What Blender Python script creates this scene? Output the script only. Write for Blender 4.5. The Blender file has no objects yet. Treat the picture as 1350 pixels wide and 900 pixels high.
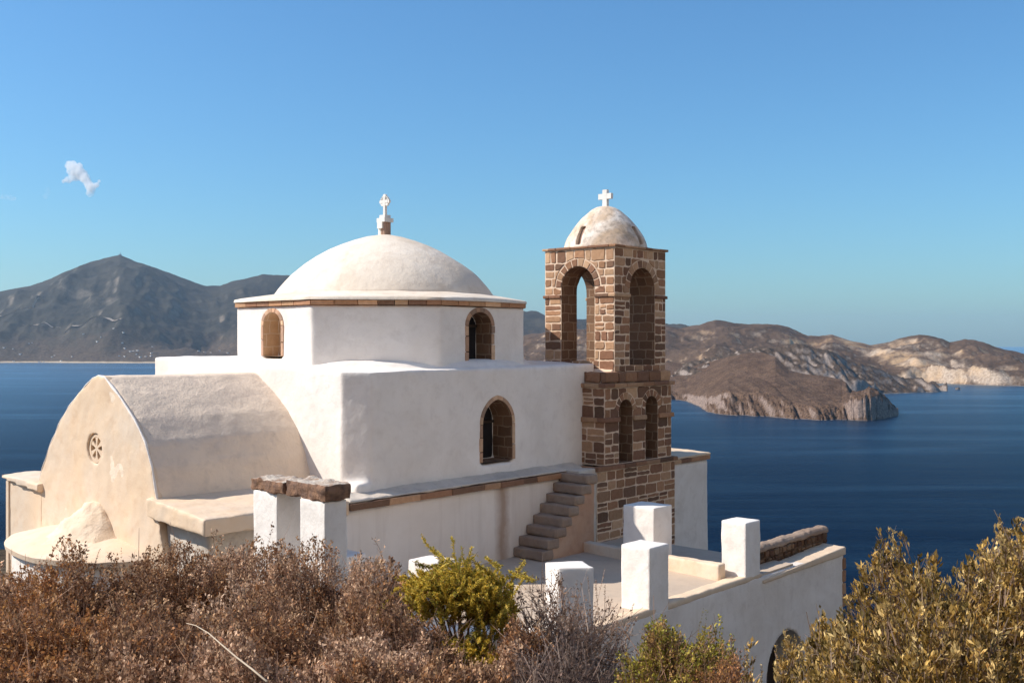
import bpy, bmesh, math, random
import numpy as np
from mathutils import Vector, Matrix, noise

random.seed(7)
RNG = np.random.default_rng(11)
F, CX, H = 1389.0, 675.0, 451.0           # focal length and eye level of the 1350 px wide photograph
SEA = -180.0                              # the viewpoint is the origin, 180 m above the sea
TH = math.radians(41.4)
UX, UY = math.sin(TH), math.cos(TH)       # church axis u
VX, VY = -math.cos(TH), math.sin(TH)      # across the church v
OX, OY = 2.576, 26.5                      # near corner of the belfry
ROT = math.atan2(UY, UX)

def W(u, v):
    return OX + u*UX + v*VX, OY + u*UY + v*VY

scene = bpy.context.scene
col = scene.collection

# ------------------------------------------------------------------ materials
def new_mat(name):
    m = bpy.data.materials.new(name); m.use_nodes = True
    nt = m.node_tree
    for n in list(nt.nodes): nt.nodes.remove(n)
    out = nt.nodes.new('ShaderNodeOutputMaterial')
    b = nt.nodes.new('ShaderNodeBsdfPrincipled')
    nt.links.new(b.outputs[0], out.inputs[0])
    return m, nt, b, out

def N(nt, typ, **kw):
    n = nt.nodes.new(typ)
    for k, v in kw.items():
        if k.startswith('i_'): n.inputs[k[2:].replace('_', ' ')].default_value = v
        else: setattr(n, k, v)
    return n

def coords(nt, kind='Object', scale=(1, 1, 1)):
    tc = N(nt, 'ShaderNodeTexCoord')
    mp = N(nt, 'ShaderNodeMapping'); mp.inputs['Scale'].default_value = scale
    nt.links.new(tc.outputs[kind], mp.inputs[0])
    return mp.outputs[0]

def noise_tex(nt, vec, scale, detail=6, rough=.55, dist=0.0):
    n = N(nt, 'ShaderNodeTexNoise')
    n.inputs['Scale'].default_value = scale; n.inputs['Detail'].default_value = detail
    n.inputs['Roughness'].default_value = rough; n.inputs['Distortion'].default_value = dist
    nt.links.new(vec, n.inputs['Vector'])
    return n.outputs[0]

def ramp(nt, fac, stops, interp='LINEAR'):
    r = N(nt, 'ShaderNodeValToRGB'); cr = r.color_ramp; cr.interpolation = interp
    while len(cr.elements) < len(stops): cr.elements.new(.5)
    for e, (p, c) in zip(cr.elements, stops):
        e.position = p; e.color = (c[0], c[1], c[2], 1) if not isinstance(c, (int, float)) else (c, c, c, 1)
    nt.links.new(fac, r.inputs[0])
    return r.outputs[0]

def mix(nt, fac, a, b, blend='MIX'):
    n = N(nt, 'ShaderNodeMix'); n.data_type = 'RGBA'; n.blend_type = blend
    if isinstance(fac, (int, float)): n.inputs[0].default_value = fac
    else: nt.links.new(fac, n.inputs[0])
    for s, x in ((6, a), (7, b)):
        if isinstance(x, tuple): n.inputs[s].default_value = (x[0], x[1], x[2], 1)
        else: nt.links.new(x, n.inputs[s])
    return n.outputs[2]

def math_n(nt, op, a, b=None):
    n = N(nt, 'ShaderNodeMath'); n.operation = op
    for i, x in enumerate((a, b)):
        if x is None: continue
        if isinstance(x, (int, float)): n.inputs[i].default_value = x
        else: nt.links.new(x, n.inputs[i])
    return n.outputs[0]

def bump(nt, b, h, strength=.3, dist=.02):
    n = N(nt, 'ShaderNodeBump'); n.inputs['Strength'].default_value = strength; n.inputs['Distance'].default_value = dist
    nt.links.new(h, n.inputs['Height']); nt.links.new(n.outputs[0], b.inputs['Normal'])

def plaster(name, base, patch, stain=None, amt=.5, bstr=.35, bdist=.02, scale=1.0, streak=.0, lo=.38, hi=.66, slo=.5, shi=.74, ssc=2.6):
    m, nt, b, out = new_mat(name)
    v = coords(nt)
    big = noise_tex(nt, v, .55*scale, 7, .62, .6)
    fac = ramp(nt, big, [(lo, 0.0), (hi, amt)])
    c = mix(nt, fac, base, patch)
    if stain:
        n2 = noise_tex(nt, v, ssc*scale, 8, .7, .3)
        c = mix(nt, ramp(nt, n2, [(slo, 0.0), (shi, .6)]), c, stain)
    if streak:
        vs = coords(nt, 'Object', (3.5, 3.5, .35))
        n3 = noise_tex(nt, vs, 1.2, 5, .6)
        c = mix(nt, ramp(nt, n3, [(.5, 0.0), (.75, streak)]), c, patch)
    fine = noise_tex(nt, v, 22, 6, .7)
    mid = noise_tex(nt, v, 4.5, 4, .6)
    h = math_n(nt, 'ADD', math_n(nt, 'MULTIPLY', fine, .35), mid)
    nt.links.new(c, b.inputs['Base Color'])
    b.inputs['Roughness'].default_value = .92
    b.inputs['Specular IOR Level'].default_value = .2
    bump(nt, b, h, bstr, bdist)
    return m

M = {}
M['white'] = plaster('whitewash', (.87, .81, .75), (.75, .685, .62), (.68, .61, .55), .75, .6, .025, 1.3, .25)
M['white_wall'] = plaster('weathered whitewash', (.84, .775, .71), (.68, .605, .53), (.60, .525, .46), .7, .6, .025, 1.2, .4)
M['cream'] = plaster('cream plaster', (.75, .56, .385), (.70, .59, .48), (.62, .42, .27), .8, .5, .02)
M['vault'] = plaster('grey plaster', (.86, .70, .54), (.74, .60, .48), (.58, .47, .38), .8, .9, .03, 1.3)
M['dome'] = plaster('dome plaster', (.84, .74, .62), (.68, .56, .43), (.56, .44, .33), .8, .6, .03)
M['mound'] = plaster('rough mound plaster', (.80, .66, .51), (.70, .54, .38), (.56, .42, .30), .8, .9, .04, 2.5)
M['tan'] = plaster('tan screed', (.72, .56, .40), (.62, .47, .34), (.50, .38, .28), .7, .5, .015)
M['ledge'] = plaster('ledge plaster', (.66, .58, .49), (.50, .43, .36), (.40, .34, .28), .8, .7, .03, 2)
M['pinkbrown'] = plaster('ochre render', (.52, .30, .19), (.60, .43, .31), (.40, .22, .14), .7, .6, .02)
M['step'] = plaster('step plaster', (.36, .27, .205), (.26, .18, .135), (.20, .14, .105), .8, .8, .03, 2)
M['floor'] = plaster('concrete screed', (.56, .44, .33), (.47, .38, .30), (.38, .30, .24), .8, .5, .012)
M['towerdome'] = plaster('patchy whitewash', (.84, .77, .69), (.58, .43, .30), (.30, .24, .19), 1.0, .6, .02, 1.6, 0, .36, .60, .46, .64, 5.5)

def tint_mat(name, rough=.85, bstr=0.5, nscale=14, spec=.2, var=.35, sub=0.0):
    m, nt, b, out = new_mat(name)
    a = N(nt, 'ShaderNodeAttribute'); a.attribute_name = 'tint'
    v = coords(nt)
    n = noise_tex(nt, v, nscale, 6, .65)
    c = mix(nt, math_n(nt, 'MULTIPLY', ramp(nt, n, [(.3, 0.0), (.7, 1.0)]), var), a.outputs['Color'], (.60, .50, .42), 'MULTIPLY')
    nt.links.new(c, b.inputs['Base Color'])
    b.inputs['Roughness'].default_value = rough; b.inputs['Specular IOR Level'].default_value = spec
    if bstr: bump(nt, b, n, bstr, .015)
    return m
M['stone'] = tint_mat('brown volcanic stone', .9, .8, 11, .15, .55)
def leaf_mat(name, trans=.3):
    m, nt, b, out = new_mat(name)
    a = N(nt, 'ShaderNodeAttribute'); a.attribute_name = 'tint'
    nt.links.new(a.outputs['Color'], b.inputs['Base Color'])
    b.inputs['Roughness'].default_value = .62; b.inputs['Specular IOR Level'].default_value = .25
    t = N(nt, 'ShaderNodeBsdfTranslucent'); nt.links.new(a.outputs['Color'], t.inputs[0])
    mx = N(nt, 'ShaderNodeMixShader'); mx.inputs[0].default_value = trans
    nt.links.new(b.outputs[0], mx.inputs[1]); nt.links.new(t.outputs[0], mx.inputs[2]); nt.links.new(mx.outputs[0], out.inputs[0])
    return m
M['leaf'] = leaf_mat('leaves')
M['mortar'] = plaster('lime mortar', (.76, .58, .43), (.62, .46, .33), (.42, .31, .22), .7, .7, .02, 3)

def brick_mat(name, c1, c2, mortar, w=.42, h=.24):
    m, nt, b, out = new_mat(name)
    uv = N(nt, 'ShaderNodeUVMap'); uv.uv_map = 'UVMap'
    n0 = N(nt, 'ShaderNodeTexNoise'); n0.inputs['Scale'].default_value = 5; nt.links.new(uv.outputs[0], n0.inputs['Vector'])
    dist = mix(nt, .035, uv.outputs[0], n0.outputs['Color'], 'LINEAR_LIGHT')
    br = N(nt, 'ShaderNodeTexBrick'); nt.links.new(dist, br.inputs['Vector'])
    br.inputs['Color1'].default_value = (*c1, 1); br.inputs['Color2'].default_value = (*c2, 1); br.inputs['Mortar'].default_value = (*mortar, 1)
    br.inputs['Scale'].default_value = 1; br.inputs['Mortar Size'].default_value = .016; br.inputs['Mortar Smooth'].default_value = .3
    br.inputs['Brick Width'].default_value = w; br.inputs['Row Height'].default_value = h
    br.squash = .7; br.squash_frequency = 3
    v = coords(nt); n = noise_tex(nt, v, 9, 6, .65)
    c = mix(nt, math_n(nt, 'MULTIPLY', n, .6), br.outputs['Color'], (.5, .42, .34), 'MULTIPLY')
    nt.links.new(c, b.inputs['Base Color']); b.inputs['Roughness'].default_value = .9; b.inputs['Specular IOR Level'].default_value = .15
    bump(nt, b, math_n(nt, 'SUBTRACT', n, br.outputs['Fac']), .6, .02)
    return m
M['tanbrick'] = brick_mat('tan masonry', (.70, .51, .34), (.60, .42, .27), (.78, .64, .49), .36, .3)
M['brick'] = brick_mat('coursed brown stone', (.31, .185, .115), (.21, .125, .08), (.42, .30, .21))

def flat_mat(name, c, rough=.8, spec=.3):
    m, nt, b, out = new_mat(name)
    v = coords(nt); n = noise_tex(nt, v, 8, 5, .6)
    cc = mix(nt, n, c, tuple(x*.7 for x in c))
    nt.links.new(cc, b.inputs['Base Color']); b.inputs['Roughness'].default_value = rough; b.inputs['Specular IOR Level'].default_value = spec
    return m
M['wood_and_shade'] = flat_mat('weathered wood and deep shade', (.05, .035, .028))  # glazing bar wood, also the painted shade inside the wall arch
M['glass'] = flat_mat('dark window glass', (.03, .03, .035), .15, .5)
M['marble'] = flat_mat('white marble', (.86, .82, .76), .6)
M['pinkstone'] = flat_mat('pink stone', (.42, .27, .20), .8)
M['bark'] = flat_mat('dry bark', (.22, .15, .10), .9, .1)
M['deadwood'] = flat_mat('bleached wood', (.62, .50, .37), .9, .1)
M['soil'] = flat_mat('dry soil', (.16, .10, .065), 1, .05)
M['metal'] = flat_mat('galvanised metal', (.35, .35, .36), .5)

# platform wall: whitewash with a rusty run-off stain at one place
def stained_wall():
    m, nt, b, out = new_mat('stained whitewash')
    tc = N(nt, 'ShaderNodeTexCoord'); sp = N(nt, 'ShaderNodeSeparateXYZ'); nt.links.new(tc.outputs['Object'], sp.inputs[0])
    v = tc.outputs['Object']
    big = noise_tex(nt, v, .6, 7, .62, .6)
    c = mix(nt, ramp(nt, big, [(.38, 0.0), (.68, .6)]), (.83, .76, .695), (.69, .60, .52))
    nd = noise_tex(nt, v, 2.2, 5, .6)
    x = math_n(nt, 'ADD', sp.outputs[0], math_n(nt, 'MULTIPLY', math_n(nt, 'SUBTRACT', nd, .5), .35))
    d = math_n(nt, 'ABSOLUTE', math_n(nt, 'SUBTRACT', x, 'STX' if False else 7.55))
    k = ramp(nt, math_n(nt, 'ADD', d, math_n(nt, 'MULTIPLY', nd, .12)), [(.1, .85), (.36, 0.0)])
    c = mix(nt, k, c, (.36, .24, .17))
    vs = coords(nt, 'Object', (3.5, 3.5, .3)); n3 = noise_tex(nt, vs, 1.4, 5, .6)
    c = mix(nt, ramp(nt, n3, [(.5, 0.0), (.78, .45)]), c, (.58, .49, .42))
    nt.links.new(c, b.inputs['Base Color']); b.inputs['Roughness'].default_value = .92; b.inputs['Specular IOR Level'].default_value = .2
    bump(nt, b, noise_tex(nt, v, 6, 6, .65), .35, .02)
    return m
M['stained'] = stained_wall()

# ------------------------------------------------------------------ mesh helpers
def link_mesh(name, me, parent=None, mats=()):
    o = bpy.data.objects.new(name, me); col.objects.link(o)
    for m in mats: me.materials.append(m)
    if parent: o.parent = parent
    return o

def mesh(name, verts, faces, mats, parent=None, smooth=False, midx=None, tint=None, uv=None):
    me = bpy.data.meshes.new(name)
    me.from_pydata([tuple(v) for v in verts], [], [tuple(f) for f in faces]); me.update()
    if midx is not None: me.polygons.foreach_set('material_index', np.asarray(midx, np.int32))
    if smooth: me.polygons.foreach_set('use_smooth', np.ones(len(me.polygons), bool))
    if tint is not None:
        at = me.attributes.new('tint', 'FLOAT_COLOR', 'POINT')
        t = np.ones((len(verts), 4), np.float32); t[:, :3] = np.asarray(tint, np.float32); at.data.foreach_set('color', t.ravel())
    return link_mesh(name, me, parent, mats if isinstance(mats, (list, tuple)) else [mats])

def quads_mesh(name, verts, tint, mat, parent=None, smooth=False):
    """verts (n,4,3) -> n separate quads, fast."""
    n = len(verts)
    me = bpy.data.meshes.new(name)
    me.vertices.add(4*n); me.vertices.foreach_set('co', verts.astype(np.float32).ravel())
    me.loops.add(4*n); me.loops.foreach_set('vertex_index', np.arange(4*n, dtype=np.int32))
    me.polygons.add(n); me.polygons.foreach_set('loop_start', np.arange(0, 4*n, 4, dtype=np.int32))
    try: me.polygons.foreach_set('loop_total', np.full(n, 4, np.int32))
    except Exception: pass
    me.update(calc_edges=True); me.validate()
    at = me.attributes.new('tint', 'FLOAT_COLOR', 'POINT')
    t = np.ones((4*n, 4), np.float32); t[:, :3] = np.repeat(tint, 4, axis=0); at.data.foreach_set('color', t.ravel())
    return link_mesh(name, me, parent, [mat])

def grid_mesh(name, X, Y, Z, mats, parent=None):
    r, c = X.shape
    v = np.stack([X, Y, Z], -1).reshape(-1, 3)
    i = np.arange(r*c).reshape(r, c)
    f = np.stack([i[:-1, :-1], i[1:, :-1], i[1:, 1:], i[:-1, 1:]], -1).reshape(-1, 4)
    me = bpy.data.meshes.new(name)
    me.vertices.add(len(v)); me.vertices.foreach_set('co', v.astype(np.float32).ravel())
    me.loops.add(f.size); me.loops.foreach_set('vertex_index', f.astype(np.int32).ravel())
    me.polygons.add(len(f)); me.polygons.foreach_set('loop_start', np.arange(0, f.size, 4, dtype=np.int32))
    try: me.polygons.foreach_set('loop_total', np.full(len(f), 4, np.int32))
    except Exception: pass
    me.update(calc_edges=True); me.validate()
    me.polygons.foreach_set('use_smooth', np.ones(len(f), bool))
    return link_mesh(name, me, parent, mats if isinstance(mats, list) else [mats])

class Thing:
    """Empty at a thing's base in church coordinates (u, v, z); parts are given in church coordinates."""
    def __init__(s, name, base, label, cat, group=None, rot=0.0):
        x, y = W(base[0], base[1])
        s.base = Vector(base); s.rot = rot
        s.o = bpy.data.objects.new(name, None); col.objects.link(s.o)
        s.o.location = (x, y, base[2]); s.o.rotation_euler = (0, 0, ROT + rot); s.o.empty_display_size = .3
        s.o['label'] = label; s.o['category'] = cat
        if group: s.o['group'] = group
    def loc(s, vs):
        m = Matrix.Rotation(-s.rot, 3, 'Z')
        return [m @ (Vector(v) - s.base) for v in vs]
    def add(s, name, vf, mat, parent=None, **kw):
        v, f = vf
        return mesh(name, s.loc(v), f, mat, parent or s.o, **kw)

def tag(o, label=None, cat=None, group=None, kind=None):
    if label: o['label'] = label
    if cat: o['category'] = cat
    if group: o['group'] = group
    if kind: o['kind'] = kind

def prism(poly, z0, z1):
    """poly list of (u,v) ccw; z0/z1 number or list"""
    n = len(poly)
    a = z0 if isinstance(z0, (list, tuple)) else [z0]*n
    b = z1 if isinstance(z1, (list, tuple)) else [z1]*n
    v = [(p[0], p[1], a[i]) for i, p in enumerate(poly)] + [(p[0], p[1], b[i]) for i, p in enumerate(poly)]
    f = [tuple(range(n-1, -1, -1)), tuple(range(n, 2*n))] + [(i, (i+1) % n, n+(i+1) % n, n+i) for i in range(n)]
    return v, f
def box(u0, u1, v0, v1, z0, z1):
    return prism([(u0, v0), (u1, v0), (u1, v1), (u0, v1)], z0, z1)
def extr_u(prof, u0, u1):
    """profile list of (v,z) extruded along u"""
    n = len(prof)
    v = [(u0, p[0], p[1]) for p in prof] + [(u1, p[0], p[1]) for p in prof]
    f = [tuple(range(n)), tuple(range(2*n-1, n-1, -1))] + [(i, n+i, n+(i+1) % n, (i+1) % n) for i in range(n)]
    return v, f
def extr_v(prof, v0, v1):
    n = len(prof)
    v = [(p[0], v0, p[1]) for p in prof] + [(p[0], v1, p[1]) for p in prof]
    f = [tuple(range(n)), tuple(range(2*n-1, n-1, -1))] + [(i, n+i, n+(i+1) % n, (i+1) % n) for i in range(n)]
    return v, f
def join(*vfs):
    V, Fc = [], []
    for v, f in vfs:
        o = len(V); V += list(v); Fc += [tuple(i+o for i in q) for q in f]
    return V, Fc
def lathe(cu, cv, prof, seg=64, cap=False):
    v, f = [], []
    for r, z in prof:
        for i in range(seg):
            a = 2*math.pi*i/seg; v.append((cu + r*math.cos(a), cv + r*math.sin(a), z))
    for j in range(len(prof)-1):
        for i in range(seg):
            k = (i+1) % seg
            f.append((j*seg+i, j*seg+k, (j+1)*seg+k, (j+1)*seg+i))
    f.append(tuple(range(seg-1, -1, -1))); f.append(tuple((len(prof)-1)*seg+i for i in range(seg)))
    return v, f
def arch_prof(c, w, z0, zs, rise=None, n=16):
    """arch outline (s,z): width w centred at c, sill z0, springing zs; rise defaults to half width, >half gives a pointed arch"""
    r = w/2; h = r if rise is None else rise
    p = [(c-r, z0), (c+r, z0)]
    for i in range(n+1):
        a = math.pi*i/n
        x = math.cos(a); y = math.sin(a)
        y = y*(1-.0) if h <= r*1.02 else (y*.88 + .12*(1-abs(x)))
        p.append((c + r*x, zs + h*y))
    return p

def recalc(me):
    bm = bmesh.new(); bm.from_mesh(me); bmesh.ops.recalc_face_normals(bm, faces=bm.faces); bm.to_mesh(me); bm.free()

def bake(vf, cuts=(), voxel=None, smooth=2, bevel=0.0, amp=0.0, freq=1.2, sub=0.0, seed=0, clean=None):
    """closed solid -> booleans -> remesh / bevel / hand-plastered unevenness; returns (verts, faces) of the finished mesh"""
    tmp = []
    me = bpy.data.meshes.new('tmp'); me.from_pydata([tuple(v) for v in vf[0]], [], vf[1]); me.update(); recalc(me)
    o = bpy.data.objects.new('tmp', me); col.objects.link(o); tmp.append(o)
    for c in cuts:
        mc = bpy.data.meshes.new('tmpc'); mc.from_pydata([tuple(v) for v in c[0]], [], c[1]); mc.update(); recalc(mc)
        oc = bpy.data.objects.new('tmpc', mc); col.objects.link(oc); tmp.append(oc)
        b = o.modifiers.new('b', 'BOOLEAN'); b.operation = 'DIFFERENCE'; b.object = oc; b.solver = 'EXACT'
    if bevel:
        b = o.modifiers.new('bv', 'BEVEL'); b.width = bevel; b.segments = 2; b.limit_method = 'ANGLE'; b.angle_limit = math.radians(40)
    if voxel:
        r = o.modifiers.new('r', 'REMESH'); r.mode = 'VOXEL'; r.voxel_size = voxel
        if smooth:
            s = o.modifiers.new('s', 'SMOOTH'); s.factor = .5; s.iterations = smooth
    dg = bpy.context.evaluated_depsgraph_get(); dg.update()
    ev = o.evaluated_get(dg); res = bpy.data.meshes.new_from_object(ev, depsgraph=dg)
    if sub:
        bm = bmesh.new(); bm.from_mesh(res)
        bmesh.ops.triangulate(bm, faces=bm.faces)
        for _ in range(12):
            es = [e for e in bm.edges if e.calc_length() > sub]
            if not es: break
            bmesh.ops.subdivide_edges(bm, edges=es, cuts=1)
            bmesh.ops.triangulate(bm, faces=[f for f in bm.faces if len(f.verts) > 3])
        bm.to_mesh(res); bm.free()
    verts = [v.co.copy() for v in res.vertices]
    if amp:
        nr = [v.normal.copy() for v in res.vertices]
        off = Vector((seed*7.3, seed*3.1, seed*1.7))
        for i, p in enumerate(verts):
            q = p*freq + off
            d = noise.noise(q) + .5*noise.noise(q*2.3) + .2*noise.noise(q*6)
            verts[i] = p + nr[i]*(d*amp)
    faces = [tuple(p.vertices) for p in res.polygons]
    for t in tmp:
        d = t.data; bpy.data.objects.remove(t); bpy.data.meshes.remove(d)
    bpy.data.meshes.remove(res)
    return verts, faces

def auto_smooth(o, deg=35):
    me = o.data
    me.polygons.foreach_set('use_smooth', np.ones(len(me.polygons), bool))
    try: me.set_sharp_from_angle(angle=math.radians(deg))
    except Exception: pass
    return o

# ------------------------------------------------------------------ stone masonry as real stones
PAL = [(.42, .235, .135), (.33, .18, .108), (.49, .30, .18), (.28, .15, .095), (.38, .21, .122), (.55, .36, .225), (.24, .135, .088), (.43, .265, .165), (.20, .12, .08)]
def rand_tint(rng, lo=.78, hi=1.15):
    c = PAL[rng.integers(len(PAL))]; k = rng.uniform(lo, hi)
    return tuple(x*k for x in c)

def poly_area(p):
    return .5*abs(sum(p[i][0]*p[(i+1) % len(p)][1] - p[(i+1) % len(p)][0]*p[i][1] for i in range(len(p))))

def course_stones(s0, s1, z0, z1, rng, arches=(), rows=(.17, .31), widths=(.2, .56), ring=.2):
    """arches: (c, half, zsill, zspring). Returns polygons of (s,z) with tint."""
    polys = []
    z = z0
    g = .017
    while z < z1 - .02:
        h = rng.uniform(*rows)
        if z1 - z < h + .1: h = z1 - z
        if h > .36: h *= .5
        zt = z + h
        spans = [(s0, s1)]
        zc = z + h*.5
        for (c, hf, zs, zp) in arches:
            if zs - .03 < zc < zp:
                ns = []
                for a, b in spans:
                    if b <= c-hf or a >= c+hf: ns.append((a, b)); continue
                    if a < c-hf: ns.append((a, c-hf))
                    if b > c+hf: ns.append((c+hf, b))
                spans = ns
        for a, b in spans:
            s = a
            while s < b - .02:
                w = rng.uniform(*widths)
                if b - s < w + .13: w = b - s
                if w > .62: w *= .5
                q0, q1 = s + g, s + w - g
                if q1 - q0 > .03:
                    n = max(2, int(w/.09)); p = []
                    jz0, jz1 = rng.uniform(-.008, .008, 2)
                    for i in range(n): p.append((q0 + (q1-q0)*i/n, z + g + jz0))
                    m = max(2, int(h/.09))
                    for i in range(m): p.append((q1, z + g + (h-2*g)*i/m))
                    for i in range(n): p.append((q1 - (q1-q0)*i/n, zt - g + jz1))
                    for i in range(m): p.append((q0, zt - g - (h-2*g)*i/m))
                    pend = [p]
                    if w > .2 and h > .2 and rng.uniform() < .22 and not any(abs((q0+q1)/2 - c) < hf + .6 and zt > zp - .3 for (c, hf, zs, zp) in arches):
                        zm = z + h*rng.uniform(.4, .6)
                        pend = [[(x, z + g + (y-z-g)*(zm-.012-z-g)/(h-2*g)) for x, y in p], [(x, zm + .012 + (y-z-g)*(zt-g-zm-.012)/(h-2*g)) for x, y in p]]
                    for p in pend:
                        ins = 0; pp = []
                        for (x, y) in p:
                            ax, ay = abs((x - .5*(q0+q1))/(.5*(q1-q0))), abs((y - .5*(z+zt))/(.5*h))
                            if ax > .8 and ay > .7 and w > .12: x += (.5*(q0+q1) - x)*.035; y += (.5*(z+zt) - y)*.06
                            x += rng.uniform(-.011, .011); y += rng.uniform(-.011, .011)
                            for (c, hf, zs, zp) in arches:
                                R = hf + ring + .016
                                dx, dy = x - c, y - zp
                                if dy > -.001 and math.hypot(dx, dy) < R:
                                    d = max(math.hypot(dx, dy), 1e-4); x, y = c + dx/d*R, zp + dy/d*R; ins += 1
                            x = min(max(x, s0), s1); y = min(max(y, z0), z1)
                            pp.append((x, y))
                        if ins < len(p)*.9 and poly_area(pp) > .006:
                            polys.append((pp, rand_tint(rng)))
                s += w
        z = zt
    for (c, hf, zs, zp) in arches:      # voussoirs
        k = max(7, int(math.pi*(hf+ring*.5)/.2))
        for i in range(k):
            a0 = math.pi*i/k + .04*.3/hf; a1 = math.pi*(i+1)/k - .04*.3/hf
            ro = hf + ring*rng.uniform(.82, 1.04); ri = hf + .004
            p = [(c + ri*math.cos(a), zp + ri*math.sin(a)) for a in (a1, (a0+a1)/2, a0)] + \
                [(c + ro*math.cos(a), zp + ro*math.sin(a)) for a in (a0, (a0+a1)/2, a1)]
            p = [(x, min(y, z1-.004)) for x, y in p]
            polys.append((p, rand_tint(rng, .8, 1.2)))
    return polys

def stones_mesh(polys, frame, rng, proud=.014):
    """frame: (origin(s=0,z=0) 3D, s direction, outward normal) in church coords"""
    O3, S, Nn = Vector(frame[0]), Vector(frame[1]), Vector(frame[2])
    V, Fc, T = [], [], []
    for p, t in polys:
        n = len(p); b = len(V)
        cx = sum(q[0] for q in p)/n; cz = sum(q[1] for q in p)/n
        h = proud*rng.uniform(.7, 1.5)
        w = max(max(q[0] for q in p) - min(q[0] for q in p), .05); hh = max(max(q[1] for q in p) - min(q[1] for q in p), .05)
        for d, e in ((-.02, 0), (h*.55, .003), (h, .016)):
            for (x, y) in p:
                kx = 1 - 2*e/w; ky = 1 - 2*e/hh
                V.append(O3 + S*(cx + (x-cx)*kx) + Vector((0, 0, cz + (y-cz)*ky)) + Nn*d); T.append(t)
        for r in range(2):
            for i in range(n):
                j = (i+1) % n
                Fc.append((b+r*n+i, b+r*n+j, b+(r+1)*n+j, b+(r+1)*n+i))
        Fc.append(tuple(b+2*n+i for i in range(n)))
    return V, Fc, T

def add_uv(o):
    me = o.data; uv = me.uv_layers.new(name='UVMap')
    for p in me.polygons:
        n = p.normal
        for li in p.loop_indices:
            c = me.vertices[me.loops[li].vertex_index].co
            if abs(n.z) > .7: q = (c.x, c.y)
            elif abs(n.x) > abs(n.y): q = (c.y, c.z)
            else: q = (c.x, c.z)
            uv.data[li].uv = q

def stone_blocks(boxes, rng, bev=.02):
    """list of (u0,u1,v0,v1,z0,z1) -> rough bevelled stones, one mesh with a tint per stone"""
    V, Fc, T = [], [], []
    for b in boxes:
        vf = bake(box(*b), bevel=bev) if False else box(*b)
        bm = bmesh.new(); vs = [bm.verts.new(v) for v in vf[0]]
        for f in vf[1]: bm.faces.new([vs[i] for i in f])
        bmesh.ops.recalc_face_normals(bm, faces=bm.faces)
        bmesh.ops.bevel(bm, geom=list(bm.edges), offset=bev, segments=2, affect='EDGES', profile=.6)
        o = len(V); t = rand_tint(rng); bm.verts.index_update()
        for v in bm.verts:
            q = v.co*9; V.append(v.co + Vector((noise.noise(q), noise.noise(q+Vector((5, 1, 2))), noise.noise(q+Vector((1, 7, 3)))))*bev*.5); T.append(t)
        for f in bm.faces: Fc.append(tuple(o+v.index for v in f.verts))
        bm.free()
    return V, Fc, T

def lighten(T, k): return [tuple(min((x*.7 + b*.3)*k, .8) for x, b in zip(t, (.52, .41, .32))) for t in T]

def band_boxes(u0, u1, v0, v1, z0, z1, rng, wmin=.3, wmax=.6):
    """stone course around a rectangle's four outer sides, as separate blocks of depth .18"""
    out = []
    d = .2
    def run(a, b):
        s = a; r = []
        while s < b - .02:
            w = rng.uniform(wmin, wmax)
            if b - s < w + .2: w = b - s
            r.append((s, s + w)); s += w
        return r
    for a, b in run(u0, u1):
        for va, vb in ((v0, v0+d), (v1-d, v1)): out.append((a+.004, b-.004, va - rng.uniform(0, .012), vb, z0, z1 - rng.uniform(0, .01)))
    for a, b in run(v0+d, v1-d):
        for ua, ub in ((u0, u0+d), (u1-d, u1)): out.append((ua - rng.uniform(0, .01), ub, a+.004, b-.004, z0, z1 - rng.uniform(0, .01)))
    return out

def capstone_mat():
    m, nt, b, out = new_mat('lichen covered capstone')
    g = N(nt, 'ShaderNodeNewGeometry'); sp = N(nt, 'ShaderNodeSeparateXYZ'); nt.links.new(g.outputs['Normal'], sp.inputs[0])
    v = coords(nt); a = noise_tex(nt, v, 5, 6, .65); f = noise_tex(nt, v, 26, 5, .7)
    c = mix(nt, ramp(nt, a, [(.4, 0.0), (.62, 1.0)]), (.33, .19, .12), (.16, .10, .075))
    k = math_n(nt, 'MULTIPLY', ramp(nt, sp.outputs[2], [(.75, 0.0), (.92, 1.0)]), ramp(nt, a, [(.38, .15), (.55, .95)]))
    c = mix(nt, k, c, (.62, .54, .45))
    nt.links.new(c, b.inputs['Base Color']); b.inputs['Roughness'].default_value = .95; b.inputs['Specular IOR Level'].default_value = .1
    bump(nt, b, math_n(nt, 'ADD', a, f), .9, .03)
    return m
M['capstone'] = capstone_mat()
# ================================================================== THE CHURCH
church = Thing('domed_church', (-11.4, 0.0, -7.0), 'large whitewashed domed church with a barrel vaulted apse, on a terrace above the sea', 'church')

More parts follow.
